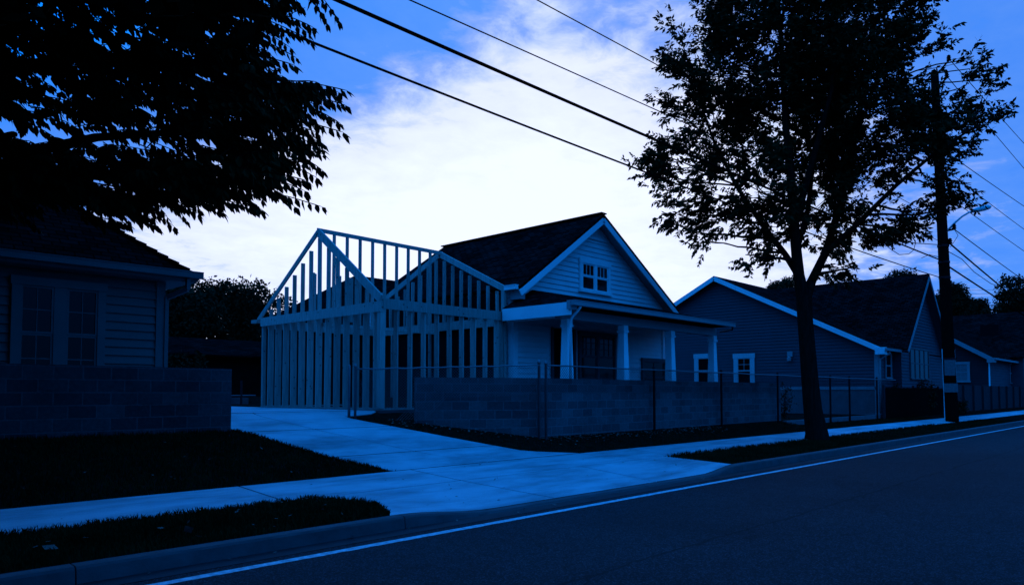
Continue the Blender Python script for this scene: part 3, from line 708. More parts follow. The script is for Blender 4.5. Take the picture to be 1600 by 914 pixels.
# ------------------------------------------------------------------ grey house to the right
root = empty('grey_gable_house', (39, 11.9, .4), 'large slate grey clapboard house with white rake boards and a front cross gable', 'house')
GX = 39.0; GY0, GYP, GY1, GZE, GZP = 11.9, 20.55, 29.2, 4.0, 8.35
gs = (GZP-GZE)/(GYP-GY0)
mb = MB(); siding(mb, (GX, GY1), (GX, GY0), (-1, 0), 1.87, GZP-.15, lambda z: max(0, (z-GZE+.1)/gs), lambda z: (GY1-GY0) - max(0, (z-GZE+.1)/gs), e=.17)
siding(mb, (GX, GY0), (52, GY0), (0, -1), .7, 4.0, e=.17)
mb.box(GX+.001, 52, GY0+.001, GY1, .2, 4.0); mb.poly((GX+.002, GY1, 4), (GX+.002, GY0, 4), (GX+.002, GYP, GZP-.1))
siding(mb, (41.4, 11.5), (49.3, 11.5), (0, -1), .7, 7.7, lambda z: max(0, (z-4.0)*.98), lambda z: 7.9 - max(0, (z-4.0)*.98), e=.17)
mb.box(41.4, 49.3, 11.501, 12.0, .2, 4.0); siding(mb, (41.4, 11.9), (41.4, 11.5), (-1, 0), .7, 4.0, e=.17); mb.poly((41.4, 11.502, 4), (49.3, 11.502, 4), (45.35, 11.502, 8.03))
mb.build('wall', M['siding_grey'], root)
mb = MB(); mb.box(GX-.02, GX-.001, GY0+.02, GY1, .2, 1.72); mb.build('foundation', M['footing'], root)
mb = MB(); mb.box(GX-.06, GX-.022, GY0+.1, 21.0, 1.74, 1.9); mb.build('water_table', M['trim_dim'], root)
mb = MB(); zz = lambda y: GZP - abs(y-GYP)*gs
mb.slab([(GX-.45, GY0-.45, zz(GY0-.45)), (53, GY0-.45, zz(GY0-.45)), (53, GYP, GZP), (GX-.45, GYP, GZP)], .1)
mb.slab([(53, GY1+.45, zz(GY1+.45)), (GX-.45, GY1+.45, zz(GY1+.45)), (GX-.45, GYP, GZP), (53, GYP, GZP)], .1)
cz, cx = 8.15, 45.35; ss = 1.0
for sg in (-1, 1):
    e_ = cx + sg*4.35; ze = cz - 4.35*ss
    yv = lambda z: GY0 + (z-GZE)/gs
    pts = [(e_, 11.05, ze), (cx, 11.05, cz), (cx, yv(cz)+.3, cz), (e_, yv(ze)+.3, ze)]
    mb.slab(pts if sg > 0 else pts[::-1], -.08 if False else .08)
mb.build('roof', M['shingle'], root)
mb = MB()
for y0, y1 in ((GY0-.45, GYP), (GY1+.45, GYP)):
    mb.beam((GX-.47, y0, zz(y0)-.16), (GX-.47, y1, zz(y1)-.16), .04, .24, side=(1, 0, 0))
mb.box(GX-.52, GX-.0, GY0-.46, GY0-.05, GZE-.52, GZE-.17); mb.build('rake_board', M['white'], root)
mb = MB()
for sg in (-1, 1): mb.beam((cx+sg*4.3, 11.03, cz-4.3*ss-.16), (cx, 11.03, cz-.16), .04, .15, side=(0, 1, 0))
mb.build('rake_board', M['trim_dim'], root)
mb = MB()
for sg in (-1, 1): 
    pts = [(cx+sg*4.3, 11.06, cz-4.3-.12), (cx, 11.06, cz-.12), (cx, 11.49, cz-.12), (cx+sg*4.3, 11.49, cz-4.3-.12)]
    mb.slab(pts, .02)
mb.slab([(49.3, 11.06, 3.78), (49.75, 11.06, 3.78), (49.75, 11.9, 3.78), (49.3, 11.9, 3.78)], .1); mb.build('soffit', M['siding_grey'], root)
mb = MB(); mb.box(GX-.03, GX+.14, GY0-.06, GY0-.001, .5, 3.9); mb.box(GX-.06, GX-.001, GY0-.061, GY0+.14, .5, 3.9); mb.build('corner_board', M['trim_dim'], root)
mb = MB(); gutter(mb, (GX-.4, GY0-.52, GZE-.28), (41.0, GY0-.52, GZE-.28)); mb.build('gutter', M['trim_dim'], root)
mb = MB(); mb.tube([(GX+.3, GY0-.5, GZE-.4), (GX+.2, GY0-.35, GZE-.55), (GX-.02, GY0-.12, GZE-.75), (GX-.02, GY0-.12, .5)], .05, 8); mb.build('downspout', M['trim_dim'], root, True)
def gy(px): return at(px, 570, X=GX-.03).y
def side_win(pl, pr, yt, yb, **k):
    y0, y1 = gy(pl), gy(pr); zt_ = at(pl, yt, X=GX).z; zb_ = at(pl, yb, X=GX).z
    window(root, (GX-.040, y0), (0, -1), (-1, 0), 0, y0-y1, zb_, zt_, M['trim_mid'], .24, **k)
side_win(1091, 1113, 560, 600, grid=None, lower_grid=False)
side_win(1153, 1173, 560, 600, grid=(2, 2), lower_grid=False)
mb = MB(); p = at(1235, 553, X=GX-.03); mb.box(p.x-.10, p.x, p.y-.14, p.y+.14, p.z-.14, p.z+.14); mb.lathe((p.x-.18, p.y, p.z-.42), [(.04, 0), (.10, .04), (.12, .20), (.04, .27)], 10); mb.build('wall_lamp', M['trim_dim'], root)
def fxp(px, Y): return at(px, 570, Y=Y).x
window(root, (0, GY0-.040), (1, 0), (0, -1), fxp(1383, 11.87), fxp(1391, 11.87), 2.35, 3.55, M['trim_dim'], .07, 1, None, False, blind=True)
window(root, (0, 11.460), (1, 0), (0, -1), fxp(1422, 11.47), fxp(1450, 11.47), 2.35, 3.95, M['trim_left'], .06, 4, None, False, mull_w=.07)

# fences and shrubs in front of the grey house
root = empty('board_fence', (37, 10.9, .4), 'nearly black board fence before the grey house front', 'fence', None)
mb = MB(); x = 36.9; fr = random.Random(8)
while x < 49.2:
    mb.box(x, x+.135, 10.93, 10.95, .38, 1.83 + fr.uniform(-.015, .015)); x += .15
mb.build('board_panel', M['dark_fence'], root)
for k in range(6): MB().box(36.8+k*2.4, 36.9+k*2.4, 10.955, 11.06, .3, 1.95).build('post', M['grey_fence'], root)
root = empty('board_fence', (52, 11.3, .3), 'grey board fence running along the sidewalk past the pole', 'fence', None)
mb = MB(); x = 50.6
while x < 82: mb.box(x, x+.19, 11.24, 11.27, .3, 2.06); x += .2
mb.build('board_panel', M['grey_fence'], root)
for k in range(12): MB().box(50.4+k*2.75, 50.5+k*2.75, 11.12, 11.23, .3, 2.09).build('post', M['grey_fence'], root)

# ------------------------------------------------------------------ farther houses
root = empty('dark_wall_house', (65, 12, .3), 'house with dark side wall, pale rake board and lit-edge window beyond the pole', 'house')
root['label'] = 'house with near black side wall and pale sloping rake board beyond the pole'
HX = 65.0; HY0, HYP, HZE = 12.0, 19.5, 4.5; hs = .62; HZP = HZE+hs*(HYP-HY0)
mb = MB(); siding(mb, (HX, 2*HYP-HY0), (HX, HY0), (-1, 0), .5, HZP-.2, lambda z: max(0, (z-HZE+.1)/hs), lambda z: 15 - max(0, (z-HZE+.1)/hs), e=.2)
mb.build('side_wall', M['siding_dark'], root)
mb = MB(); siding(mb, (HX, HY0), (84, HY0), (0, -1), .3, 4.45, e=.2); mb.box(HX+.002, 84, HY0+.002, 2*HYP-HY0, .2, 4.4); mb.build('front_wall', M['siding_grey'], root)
mb = MB(); hz = lambda y: HZP - abs(y-HYP)*hs
mb.slab([(HX-.6, HY0-.5, hz(HY0-.5)), (85, HY0-.5, hz(HY0-.5)), (85, HYP, HZP), (HX-.6, HYP, HZP)], .12); mb.slab([(85, 27.5, hz(27.5)), (HX-.6, 27.5, hz(27.5)), (HX-.6, HYP, HZP), (85, HYP, HZP)], .12)
mb.build('roof', M['shingle'], root)
mb = MB(); p = at(1548, 514, X=77.0); mb.box(76.4, 77.4, p.y-.7, p.y+.7, p.z-.9, p.z+.35); mb.build('roof_vent', M['black_void'], root)
mb = MB(); mb.beam((HX-.62, HY0-.5, hz(HY0-.5)-.2), (HX-.62, HYP, HZP-.2), .05, .3, side=(1, 0, 0)); mb.box(HX-.66, HX+.1, HY0-.52, HY0-.05, HZE-.65, HZE-.3); mb.beam((HX-.6, HY0-.55, HZE-.38), (85, HY0-.55, HZE-.38), .12, .14); mb.build('rake_board', M['trim_dim'], root)
mb = MB(); mb.box(HX-.05, HX+.35, HY0-.06, HY0-.03, .4, 4.2); mb.build('corner_board', M['white'], root)
y0 = at(1491, 580, X=HX).y; y1 = at(1512, 580, X=HX).y
mb = MB()
mb.slab([(80, 26, 8.95), (80, 10.6, 8.95), (73.2, 10.6, 4.55), (73.2, 26, 4.55)][::-1], -.1) if False else mb.slab([(73.2, 26, 4.55), (73.2, 10.6, 4.55), (80, 10.6, 8.95), (80, 26, 8.95)], .12)
mb.slab([(80, 26, 8.95), (80, 10.6, 8.95), (86.8, 10.6, 4.55), (86.8, 26, 4.55)], .12); mb.build('cross_roof', M['shingle'], root)
mb = MB(); mb.box(73.8, 86.2, 11.1, 12.0, .3, 4.5); mb.poly((73.8, 11.1, 4.5), (86.2, 11.1, 4.5), (80, 11.1, 8.6)); mb.build('front_wall', M['siding_grey'], root)
window(root, (HX-.03, y0), (0, -1), (-1, 0), 0, y0-y1, at(1500, 595, X=HX).z, at(1500, 569, X=HX).z, M['trim_dim'], .16, grid=(2, 2), glass=M['blind'])
window(root, (0, HY0-.03), (1, 0), (0, -1), fxp(1577, 12), fxp(1583, 12), 2.4, 4.0, M['trim_dim'], .09, grid=None)
root = empty('dark_roof_house', (92, 16, .3), 'far house with a broad dark roof at the end of the row', 'house')
mb = MB(); mb.slab([(70, 30, 6.5), (125, 30, 6.5), (125, 40, 13.0), (72, 40, 13.0)], .15); mb.slab([(125, 50, 6.5), (70, 50, 6.5), (72, 40, 13), (125, 40, 13)], .15); mb.slab([(70, 50, 6.5), (70, 30, 6.5), (72, 40, 13)], .15); mb.build('roof', M['shingle2'], root)
mb = MB(); siding(mb, (71, 30.5), (124, 30.5), (0, -1), .3, 6.3, e=.25); mb.box(71, 124, 30.51, 49.5, .2, 6.3); mb.build('wall', M['siding_dark'], root)

# shed and yard behind, left of the frame
root = empty('long_shed', (6, 27, 1.2), 'long dark shed with a paler fascia band behind the driveway', 'shed')
mb = MB(); mb.box(-4, 17.0, 27.0, 31.0, 1.1, 3.04); mb.build('wall', M['dark_fence'], root)
mb = MB(); mb.slab([(-4.3, 26.6, 3.0), (17.2, 26.6, 3.0), (17.2, 29, 3.75), (-4.3, 29, 3.75)], .06); mb.build('roof', M['shingle2'], root)
o = MB().box(2, 12.5, 25.0, 25.3, 1.0, 1.42).build('yard_kerb', M['kerb']); tag(o, 'pale raised edging strip at the back of the driveway', 'edging')
root = empty('yard_rail', (8, 23.5, 1.2), 'thin steel rail across the far end of the driveway', 'railing')
p = at(377, 620, Y=23.5); mb = MB(); mb.tube([(p.x, 23.5, 1.1), (p.x, 23.5, 2.0)], .04, 6); mb.build('post', M['dark_steel'], root)
mb = MB(); mb.tube([(3, 23.5, 1.5), (12, 23.5, 1.5)], .02, 6); mb.build('rail', M['steel'], root)
# dark roofed outbuilding glimpsed through the gable of the frame
root = empty('outbuilding', (20, 28, 1.2), 'dark outbuilding roof seen between the studs of the frame gable', 'building')
mb = MB(); mb.box(16.6, 25, 25.6, 31, 1.2, 5.0); mb.build('wall', M['siding_dark'], root)
mb = MB(); mb.slab([(16.2, 25.2, 4.9), (25.4, 25.2, 4.9), (22.9, 27.8, 6.9), (18.9, 27.8, 6.9)], .1); mb.slab([(16.2, 31, 4.9), (16.2, 25.2, 4.9), (18.9, 27.8, 6.9)], .1); mb.build('roof', M['shingle2'], root)

# ------------------------------------------------------------------ utility pole, lamp, wires
PX, PY = 40.1, 8.95
root = empty('utility_pole', (PX, PY, .14), 'tall dark tarred utility pole standing in the grass verge', 'utility pole')
def pole_c(z): k = (z-.1)/17.2; return V((PX - .34*k, PY + .28*k, z))
mb = MB(); mb.tube([pole_c(z) for z in (-.2, .5, 3, 6, 9, 12, 15, 17.25)], [.31, .30, .275, .25, .23, .21, .19, .175], 14); mb.build('shaft', M['pole'], root, True)
def ins(mb, p, r_=.10): mb.lathe(p, [(.03, -.12), (r_*.6, -.1), (r_, -.04), (r_*.6, 0), (r_, .06), (r_*.6, .1), (r_*.8, .15), (.02, .2)], 10)
tp = pole_c(17.2)
ATT = {}
def bracket(z, L, rise, name='insulator_arm', ins_r=.11):
    c = pole_c(z); e_ = c + V((0, -L, rise)); mb = MB(); mb.tube([c, c+V((0, -L*.5, rise*.5)), e_], .045, 8); ins(mb, e_+V((0, 0, .08)), ins_r); mb.build(name, M['cable'], root, True); return e_
ATT['w1'] = bracket(17.05, .62, .62); ATT['w2'] = bracket(16.4, .5, .45)
ATT['w6'] = bracket(9.4, .50, .05); ATT['w7'] = bracket(8.75, .30, .02)
for z in (7.15, 7.9, 8.7, 3.2):
    c = pole_c(z); MB().tube([c+V((0, 0, -.05)), c+V((0, 0, .05))], [.26 if z > 5 else .29]*2, 14).build('strap', M['dark_steel'], root)
mb = MB()
for s_ in (-1, 1):
    q = RT*s_; mb.tube([pole_c(.2)+q*.33, pole_c(2.2)+q*.315, pole_c(3.7)+q*.30], .018, 6)
mb.build('ground_wire', M['lamp_grey'], root)
toC = -HF
for (z, wd, ht, nm, lb) in ((2.78, .52, .74, 'notice', 'tall faded notice, the upper of two fixed on the utility pole'), (1.82, .66, .42, 'notice', 'wide faded notice, the lower of two fixed on the utility pole')):
    c = pole_c(z) + V((-.30, -.10, 0)); side_ = V((.31, -.95, 0)).normalized()
    mb = MB(); mb.beam(c-V((0, 0, ht/2)), c+V((0, 0, ht/2)), wd, .02, side=RT); o = mb.build(nm, M['paper']); tag(o, lb, 'notice', 'notices on the utility pole')
# street lamp
c = pole_c(9.35)
root = empty('street_lamp', tuple(c), 'grey street lamp head on a curved arm reaching over the road', 'street lamp')
mb = MB(); arm = [c+V((0, -.15, .0)), c+V((0, -.55, .42)), c+V((0, -.85, .66)), c+V((0, -1.12, .80)), c+V((0, -1.25, .83))]; mb.tube(arm, [.05, .05, .045, .045, .045], 8); mb.build('arm', M['lamp_grey'], root, True)
mb = MB(); e_ = arm[-1]; pts = [e_+V((0, -k, .02+k*.10)) for k in (0, .03, .18, .22, .5, .72, .80)]; mb.tube(pts, [.06, .09, .105, .12, .13, .10, .03], 12); mb.build('lamp_head', M['lamp_grey'], root, True)
mb = MB(); mb.tube([e_+V((0, -.3, .04)), e_+V((0, -.75, .08))], [.07, .06], 10); mb.build('lens', M['blind'], root, True)

def wire(pts, r_, label, grp='overhead wires along the street', n=6):
    mb = MB(); mb.tube(pts, r_, n); o = mb.build('overhead_wire', M['cable'], uv=False); tag(o, label, 'wire', grp)
def span(p, q, sag, n=26):
    p = V(p); q = V(q); return [p.lerp(q, i/n) - V((0, 0, sag*4*(i/n)*(1-i/n))) for i in range(n+1)]
PB = -6.0   # the pole behind the photographer
def sky_wire(z_pole, p1, p2, r_, label):
    """wire at Y = PY through two measured points, ending on the pole"""
    a = at(*p1, Y=PY); b = at(*p2, Y=PY); q = pole_c(z_pole)
    # parabola through a, b, q in x
    import itertools
    X_ = [a.x, b.x, q.x]; Z_ = [a.z, b.z, q.z]
    def f(x):
        s_ = 0
        for i in range(3):
            l = 1
            for j in range(3):
                if i != j: l *= (x-X_[j])/(X_[i]-X_[j])
            s_ += Z_[i]*l
        return s_
    pts = []
    for i in range(41):
        x = PB + (q.x-.2-PB)*i/40; pts.append((x, PY + (q.y-PY)*i/40, f(x)))
    wire(pts, r_, label)
sky_wire(7.95, (530, 0), (1090, 245), .030, 'thickest black cable crossing the sky from the top left')
sky_wire(7.1, (450, 50), (1010, 268), .019, 'lowest black cable crossing the sky above the gables')
sky_wire(8.85, (645, 0), (1000, 158), .0115, 'thin wire above the thickest cable, second from the top')
sky_wire(9.9, (845, 0), (1045, 108), .0115, 'thin wire highest in the sky, entering the tree crown')
def far_wire(p0, px, py, r_, label, Xe=110.0, sag=.3):
    """from the pole on along the street"""
    e_ = at(px, py, Y=PY-.2); d = (e_-V(p0)); k = (Xe-p0[0])/d.x; q = V(p0)+d*k
    wire(span(p0, q, sag, 20), r_, label)
far_wire(ATT['w1']+V((0, 0, .1)), 1600, 219, .020, 'topmost wire running right from the pole top arm')
far_wire(ATT['w2']+V((0, 0, .1)), 1600, 258, .020, 'wire running right from the second bracket of the pole')
far_wire(pole_c(13.6), 1600, 317, .020, 'third wire from the top running right from behind the tree crown')
far_wire(pole_c(12.7), 1600, 353, .018, 'fourth wire from the top running right of the pole')
far_wire(pole_c(11.4), 1600, 387, .018, 'fifth wire running right, passing above the street lamp')
far_wire(ATT['w6'], 1600, 433, .022, 'wire leaving the small insulator just under the street lamp')
far_wire(ATT['w7'], 1582, 458, .040, 'thick cable sloping right from the bracket below the lamp')
far_wire(pole_c(7.85), 1573, 471, .040, 'lowest thick cable sloping right toward the far trees')
wire([pole_c(8.7), at(1480, 392, Y=8.4), at(1503, 405, Y=8.4), at(1522, 425, Y=8.4), at(1548, 443, Y=8.3), at(1565, 449, Y=8.3), at(1600, 452, Y=8.3)], .016, 'slack thin wire drooping below the thick cable right of the pole', 'slack wires at the pole')
wire([at(1364, 370, Y=9.1), at(1400, 375, Y=9.1), at(1430, 380, Y=9.1), pole_c(8.75)], .018, 'thin straight wire reaching the pole from the tree crown', 'slack wires at the pole')
wire([at(1430, 381, Y=9.1), at(1428, 390, Y=9.1), at(1420, 397, Y=9.1), at(1405, 398, Y=9.1), at(1390, 388, Y=9.1), at(1372, 372, Y=9.1)], .014, 'loop of slack wire hanging left of the pole', 'slack wires at the pole')
wire([pole_c(8.1), at(1452, 398, Y=9.1), at(1440, 403, Y=9.1)], .014, 'short tie wire between pole and thick cable', 'slack wires at the pole')
wire([ATT['w6'], at(1497, 368, Y=8.5), at(1492, 376, Y=8.5), pole_c(8.6)+V((0, -.3, 0))], .012, 'small hanging jumper wire under the lamp arm', 'slack wires at the pole')
for k, (y0, y1) in enumerate(((455, 452), (461, 458), (481, 479))):
    wire([at(1440, y0, Y=60+k), at(1600, y1, Y=60+k)], .045, ('highest', 'middle', 'lowest')[k] + ' of the faint distant wires low over the far roofs', 'distant wires', 4)

# ------------------------------------------------------------------ vegetation
def leafquad(mb, p, d, up, L, W):
    """pointed leaf folded along its midrib"""
    s_ = d.cross(up)
    if s_.length < 1e-4: s_ = d.cross(V((1, 0, 0)))
    s_.normalize(); n_ = s_.cross(d).normalized(); b = len(mb.v)
    c1 = p + d*(L*.36); c2 = p + d*(L*.72) - n_*(L*.05); tip = p + d*L - n_*(L*.10)
    mb.v += [tuple(p), tuple(c1 + s_*W*.5 - n_*W*.12), tuple(c2 + s_*W*.30), tuple(tip), tuple(c2 - s_*W*.30), tuple(c1 - s_*W*.5 - n_*W*.12), tuple(c1+n_*W*.08)]
    mb.f += [(b, b+6, b+5), (b, b+1, b+6), (b+6, b+1, b+2, b+3), (b+6, b+3, b+4, b+5)]
def leafsimple(mb, p, d, s_, L, W):
    b = len(mb.v); m_ = p + d*(L*.45)
    mb.v += [tuple(p), tuple(m_ + s_*W*.5), tuple(p + d*L), tuple(m_ - s_*W*.5)]; mb.f.append((b, b+1, b+2, b+3))
def rv(r, a=1.0): return V((r.uniform(-a, a), r.uniform(-a, a), r.uniform(-a, a)))

def branch_to(mb, a, b, r0, r1, rnd, n=6, wob=.12, arch=.0):
    a = V(a); b = V(b); L = (b-a).length; pts = []; 
    o1 = rv(rnd, wob*L)
    for i in range(n+1):
        k = i/n; pts.append(a.lerp(b, k) + o1*sin(pi*k)*.6 + V((0, 0, arch*L*sin(pi*k))) + (rv(rnd, .015*L) if 0 < i < n else V((0, 0, 0))))
    mb.tube(pts, [r0+(r1-r0)*i/n for i in range(n+1)], 7 if r0 > .05 else 5, False)
    return pts

# --- maple-like street tree in the verge
rnd = random.Random(21)
D = 22.2; base = at(1277, 688, Z=.16); TX, TY = base.x, base.y
root = empty('street_tree', (TX, TY, .15), 'broad leafy street tree with forked trunk in the verge before the grey house', 'tree')
def T(px, py, dd=0.0): return at(px, py, d=D+dd)
tm = MB()
tr = [T(1277, 694), T(1276, 676), T(1270, 640), T(1266, 600), T(1262, 550), T(1258, 500), T(1256, 462)]
tm.tube(tr, [.40, .33, .27, .25, .235, .225, .235], 14, False)
stems = []
def stem(pts, r):
    tm.tube(pts, r, 9, False); 
    for i in range(len(pts)-1):
        for k in range(4): stems.append((pts[i].lerp(pts[i+1], k/4), r[i]))
stem([T(1256, 470), T(1248, 430), T(1243, 380, -.3), T(1238, 300, -.6), T(1228, 200, -.9), T(1222, 90, -1.0), T(1215, -20, -1.0)], [.21, .17, .15, .13, .10, .07, .04])
stem([T(1257, 470), T(1268, 440, .2), T(1290, 395, .4), T(1310, 330, .8), T(1332, 240, 1.0), T(1350, 140, 1.0), T(1370, 30, 1.0)], [.18, .14, .125, .11, .09, .06, .03])
stem([T(1248, 430), T(1225, 395, .4), T(1190, 350, .9), T(1150, 290, 1.2), T(1115, 220, 1.4), T(1090, 150, 1.4)], [.12, .09, .08, .06, .045, .03])
stem([T(1290, 395, .4), T(1340, 350, -.5), T(1400, 290, -1.2), T(1460, 240, -1.6), T(1520, 200, -1.8)], [.10, .08, .06, .045, .03])
stem([T(1240, 360, -.2), T(1270, 250, -1.2), T(1300, 140, -1.8), T(1310, 40, -2.0)], [.11, .09, .06, .03])
stem([T(1243, 400), T(1262, 330, 1.0), T(1275, 220, 2.2), T(1280, 110, 2.8)], [.09, .08, .06, .03])
lobes = [(1180,110,105),(1290,45,120),(1120,195,84),(1078,262,60),(1240,190,118),(1335,140,110),(1375,75,72),(1420,55,36),(1390,225,85),(1300,300,92),
         (1185,300,82),(1092,335,42),(1415,150,36),(1440,215,42),(1522,88,12),(1515,108,14),(1500,138,20),(1548,125,12),(1535,150,13),(1495,180,28),(1520,207,24),(1556,188,12),
         (1450,40,14),(1466,78,13),(1440,10,26),(1480,245,34),(1478,300,28),(1500,325,13),(1440,330,42),(1400,355,26),(1230,350,46),(1345,350,40),
         (1205,388,26),(1165,398,16),(1292,398,22),(1310,418,15),(1140,50,52),(1078,105,38),(1050,90,14),(1035,175,24),(1030,240,30),(1018,268,16),(1060,50,16),(1225,-40,110),(1360,-50,95),(1110,378,24),(1058,360,14),
         (1120,5,26),(1332,418,12),(1235,-120,80),(1340,-130,70),(1180,-60,70)]
lm = MB(); tw = tm
for (lx, ly, lr) in lobes:
    rw = lr / FPX * D
    dz = rnd.uniform(-1.3, 1.3) if lr > 60 else rnd.uniform(-.8, .8)
    c = T(lx, ly, dz)
    nb = min(stems, key=lambda s_: (s_[0]-c).length + (1.5 if s_[0].z > c.z else 0))
    bp_ = branch_to(tm, nb[0], c, min(nb[1]*.55, .06), .015, rnd, 6, .06)
    for _ in range(max(1, int((lr/14.6)**2.05))):          # leafy shoots, each a clump of its own
        v_ = rv(rnd).normalized() * (rnd.random() ** .42); q0 = c + V((v_.x*rw, v_.y*rw, v_.z*rw*.92))
        outd = (q0 - T(1265, 330)).normalized(); axis = (outd + V((0, 0, .35)) + rv(rnd, .5)).normalized(); rc = rnd.uniform(.22, .42)
        branch_to(tw, bp_[rnd.randrange(2, 7)], q0, .014, .006, rnd, 4, .08)
        for _k in range(rnd.randrange(9, 15)):
            q = q0 + axis*rnd.uniform(-1.0, 1.2)*rc + rv(rnd, rc*.75)
            dr_ = (axis*.8 + rv(rnd, .6)).normalized(); Lt = rnd.uniform(.22, .45); p = q.copy(); st = Lt/5
            for i in range(5):
                p2 = p + dr_*st; dr_ = (dr_ + V((0, 0, -.09))).normalized()
                for s2 in (-1, 1, 0):
                    sd_ = dr_.cross(V((0, 0, 1))); sd_ = sd_.normalized() if sd_.length > .05 else V((1, 0, 0))
                    ld = (sd_*s2*.8 + dr_*.5 + V((0, 0, rnd.uniform(-.85, .1))) + rv(rnd, .35)).normalized(); s3 = ld.cross(rv(rnd)).normalized()
                    Ll = rnd.uniform(.10, .21); leafsimple(lm, p2, ld, s3, Ll, Ll*rnd.uniform(.34, .5))
                p = p2
tm.build('trunk', M['bark'], root, True); lm.build('crown', M['leaf'], root, uv=False)

# --- near tree on the left, seen from below its hanging sprays
rnd = random.Random(11)
root = empty('broadleaf_tree', (-1.3, 9.6, .2), 'large dark tree with drooping pointed leaves hanging over the left house', 'tree')
tm = MB(); lm = MB()
tb = V((-1.6, 10.9, .45)); top = V((-.6, 9.6, 4.3))
tm.tube([tb-V((0, 0, .3)), tb+V((.0, -.1, .5)), tb+V((.3, -.5, 2.0)), top], [.34, .26, .22, .20], 12, False)
def TL(px, py, d): return at(px, py, d=d)
limbs = []
for pts in ([top, TL(-60, 240, 7.5), TL(60, 235, 7.2), TL(150, 215, 7.1), TL(300, 205, 7.0), TL(420, 240, 6.9)],
            [top, TL(-40, 120, 7.3), TL(120, 90, 7.0), TL(280, 100, 6.8), TL(430, 150, 6.7)],
            [top, TL(-80, 0, 7.0), TL(100, -60, 6.6), TL(300, -60, 6.4), TL(440, -20, 6.3)],
            [top, TL(0, 280, 7.4), TL(120, 270, 7.3), TL(260, 290, 7.2), TL(360, 310, 7.2)],
            [top, TL(-150, -150, 6.4), TL(0, -350, 5.4), TL(200, -420, 5.0)],
            [top, TL(-250, 60, 6.0), TL(-100, -300, 5.0), TL(100, -700, 4.2)]):
    r_ = [.14, .075, .055, .042, .03, .015][:len(pts)]; tm.tube(pts, r_, 8, False)
    for i in range(1, len(pts)-1):
        for k in range(5): limbs.append(pts[i].lerp(pts[i+1], k/5))
def spray(q, d, L, droop=.10, nl=16, ls=1.0):
    p = V(q); d = V(d).normalized(); st = L/nl; pts = [p.copy()]
    for i in range(nl):
        p = p + d*st; d = (d + V((0, 0, -droop/nl*3)) + rv(rnd, .03)).normalized(); pts.append(p.copy())
        k = i/nl; sd_ = d.cross(V((0, 0, 1))); sd_ = sd_.normalized() if sd_.length > .05 else V((1, 0, 0))
        for s2 in ((1, -1) if i % 2 else (-1, 1)):
            ld = (V((0, 0, -.85)) + d*rnd.uniform(.25, .75) + sd_*s2*rnd.uniform(.15, .6) + rv(rnd, .12)).normalized()
            n_ = (sd_*rnd.uniform(-.6, .6) + d*rnd.uniform(-.3, .3) - toC*.5 + rv(rnd, .5))
            Ll = rnd.uniform(.085, .15)*ls*(1-.2*k); leafquad(lm, p, ld, n_, Ll, Ll*rnd.uniform(.38, .52))
    ld = (d + V((0, 0, -.4))).normalized(); leafquad(lm, p, ld, V((0, 0, 1)), .10*ls, .045*ls)
    tm.tube(pts, [.007]+[.005]*(len(pts)-2)+[.002], 4, False)
tips = [(497,38),(492,62),(470,88),(432,92),(422,118),(548,138),(545,160),(520,178),(543,190),(542,212),(508,232),(515,240),(480,262),(487,288),(510,318),(484,300),(418,330),(400,322),
        (352,332),(343,318),(262,330),(258,352),(200,350),(192,330),(262,310),(440,290),(455,268),(390,300),(310,300),(230,330),(500,205),(470,150),(450,20),(470,5),(300,325),(160,320),(140,300),(498,150),(525,150),(380,280),(450,310),
        (240,345),(330,300),(415,120),(408,150)]
for (x, y) in tips:
    d_ = rnd.uniform(6.3, 7.4); L = rnd.uniform(.55, .95); tip = TL(x, y, d_)
    dirn = (RT*rnd.uniform(.85, 1.0) + V((0, 0, rnd.uniform(-.30, -.02))) + HF*rnd.uniform(-.25, .25)).normalized()
    q = tip - dirn*L + V((0, 0, .06)); spray(q, dirn, L*.97, .08, 13)
    nb = min(limbs, key=lambda s_: (s_-q).length + (1.0 if (s_-q).dot(RT) > 0 else 0)); branch_to(tm, nb, q, .012, .006, rnd, 5, .05, .05)
def inside(x, y):
    # outline of the mass
    xr = lerp([-200, 0, 60, 110, 150, 220, 270, 300, 320, 360], [440, 430, 425, 400, 470, 480, 430, 400, 230, 150], y)
    yb = lerp([-200, 0, 100, 200, 300, 420, 470, 520], [330, 325, 310, 335, 315, 300, 245, 180], x)
    if x > xr or y > yb: return False
    if 45 < x < 265 and 193 < y < 236 and rnd.random() < .93: return False
    if 265 < x < 330 and 212 < y < 262 and rnd.random() < .6: return False
    if 330 < x < 480 and 218 - (x-330)*.0 < y < 236 and rnd.random() < .5: return False
    for (hx_, hy_, hr) in ((150, 45, 22), (85, 130, 26), (20, 185, 30), (245, 170, 14), (330, 60, 16), (190, 30, 18), (10, 100, 14), (290, 95, 12), (120, 160, 18), (160, 285, 16), (345, 130, 14), (400, 60, 12), (60, 60, 14), (230, 110, 12)):
        if (x-hx_)**2 + (y-hy_)**2 < hr*hr: return False
    return True
cnt = 0
while cnt < 4600:
    x, y = rnd.uniform(-420, 520), rnd.uniform(-380, 350)
    if x > 0 and y > -20 and not inside(x, y): continue
    if x < 0 and y > 320: continue
    d_ = rnd.uniform(6.2, 8.2); q = TL(x - rnd.uniform(20, 50), y-14, d_)
    dirn = (RT*rnd.uniform(.2, 1.0) + V((0, 0, rnd.uniform(-.35, .15))) + HF*rnd.uniform(-.8, .8)).normalized()
    spray(q, dirn, rnd.uniform(.30, .6), .1, 8, 1.0); cnt += 1
    if cnt % 12 == 0:
        nb = min(limbs, key=lambda s_: (s_-q).length); branch_to(tm, nb, q, .012, .005, rnd, 4, .08)
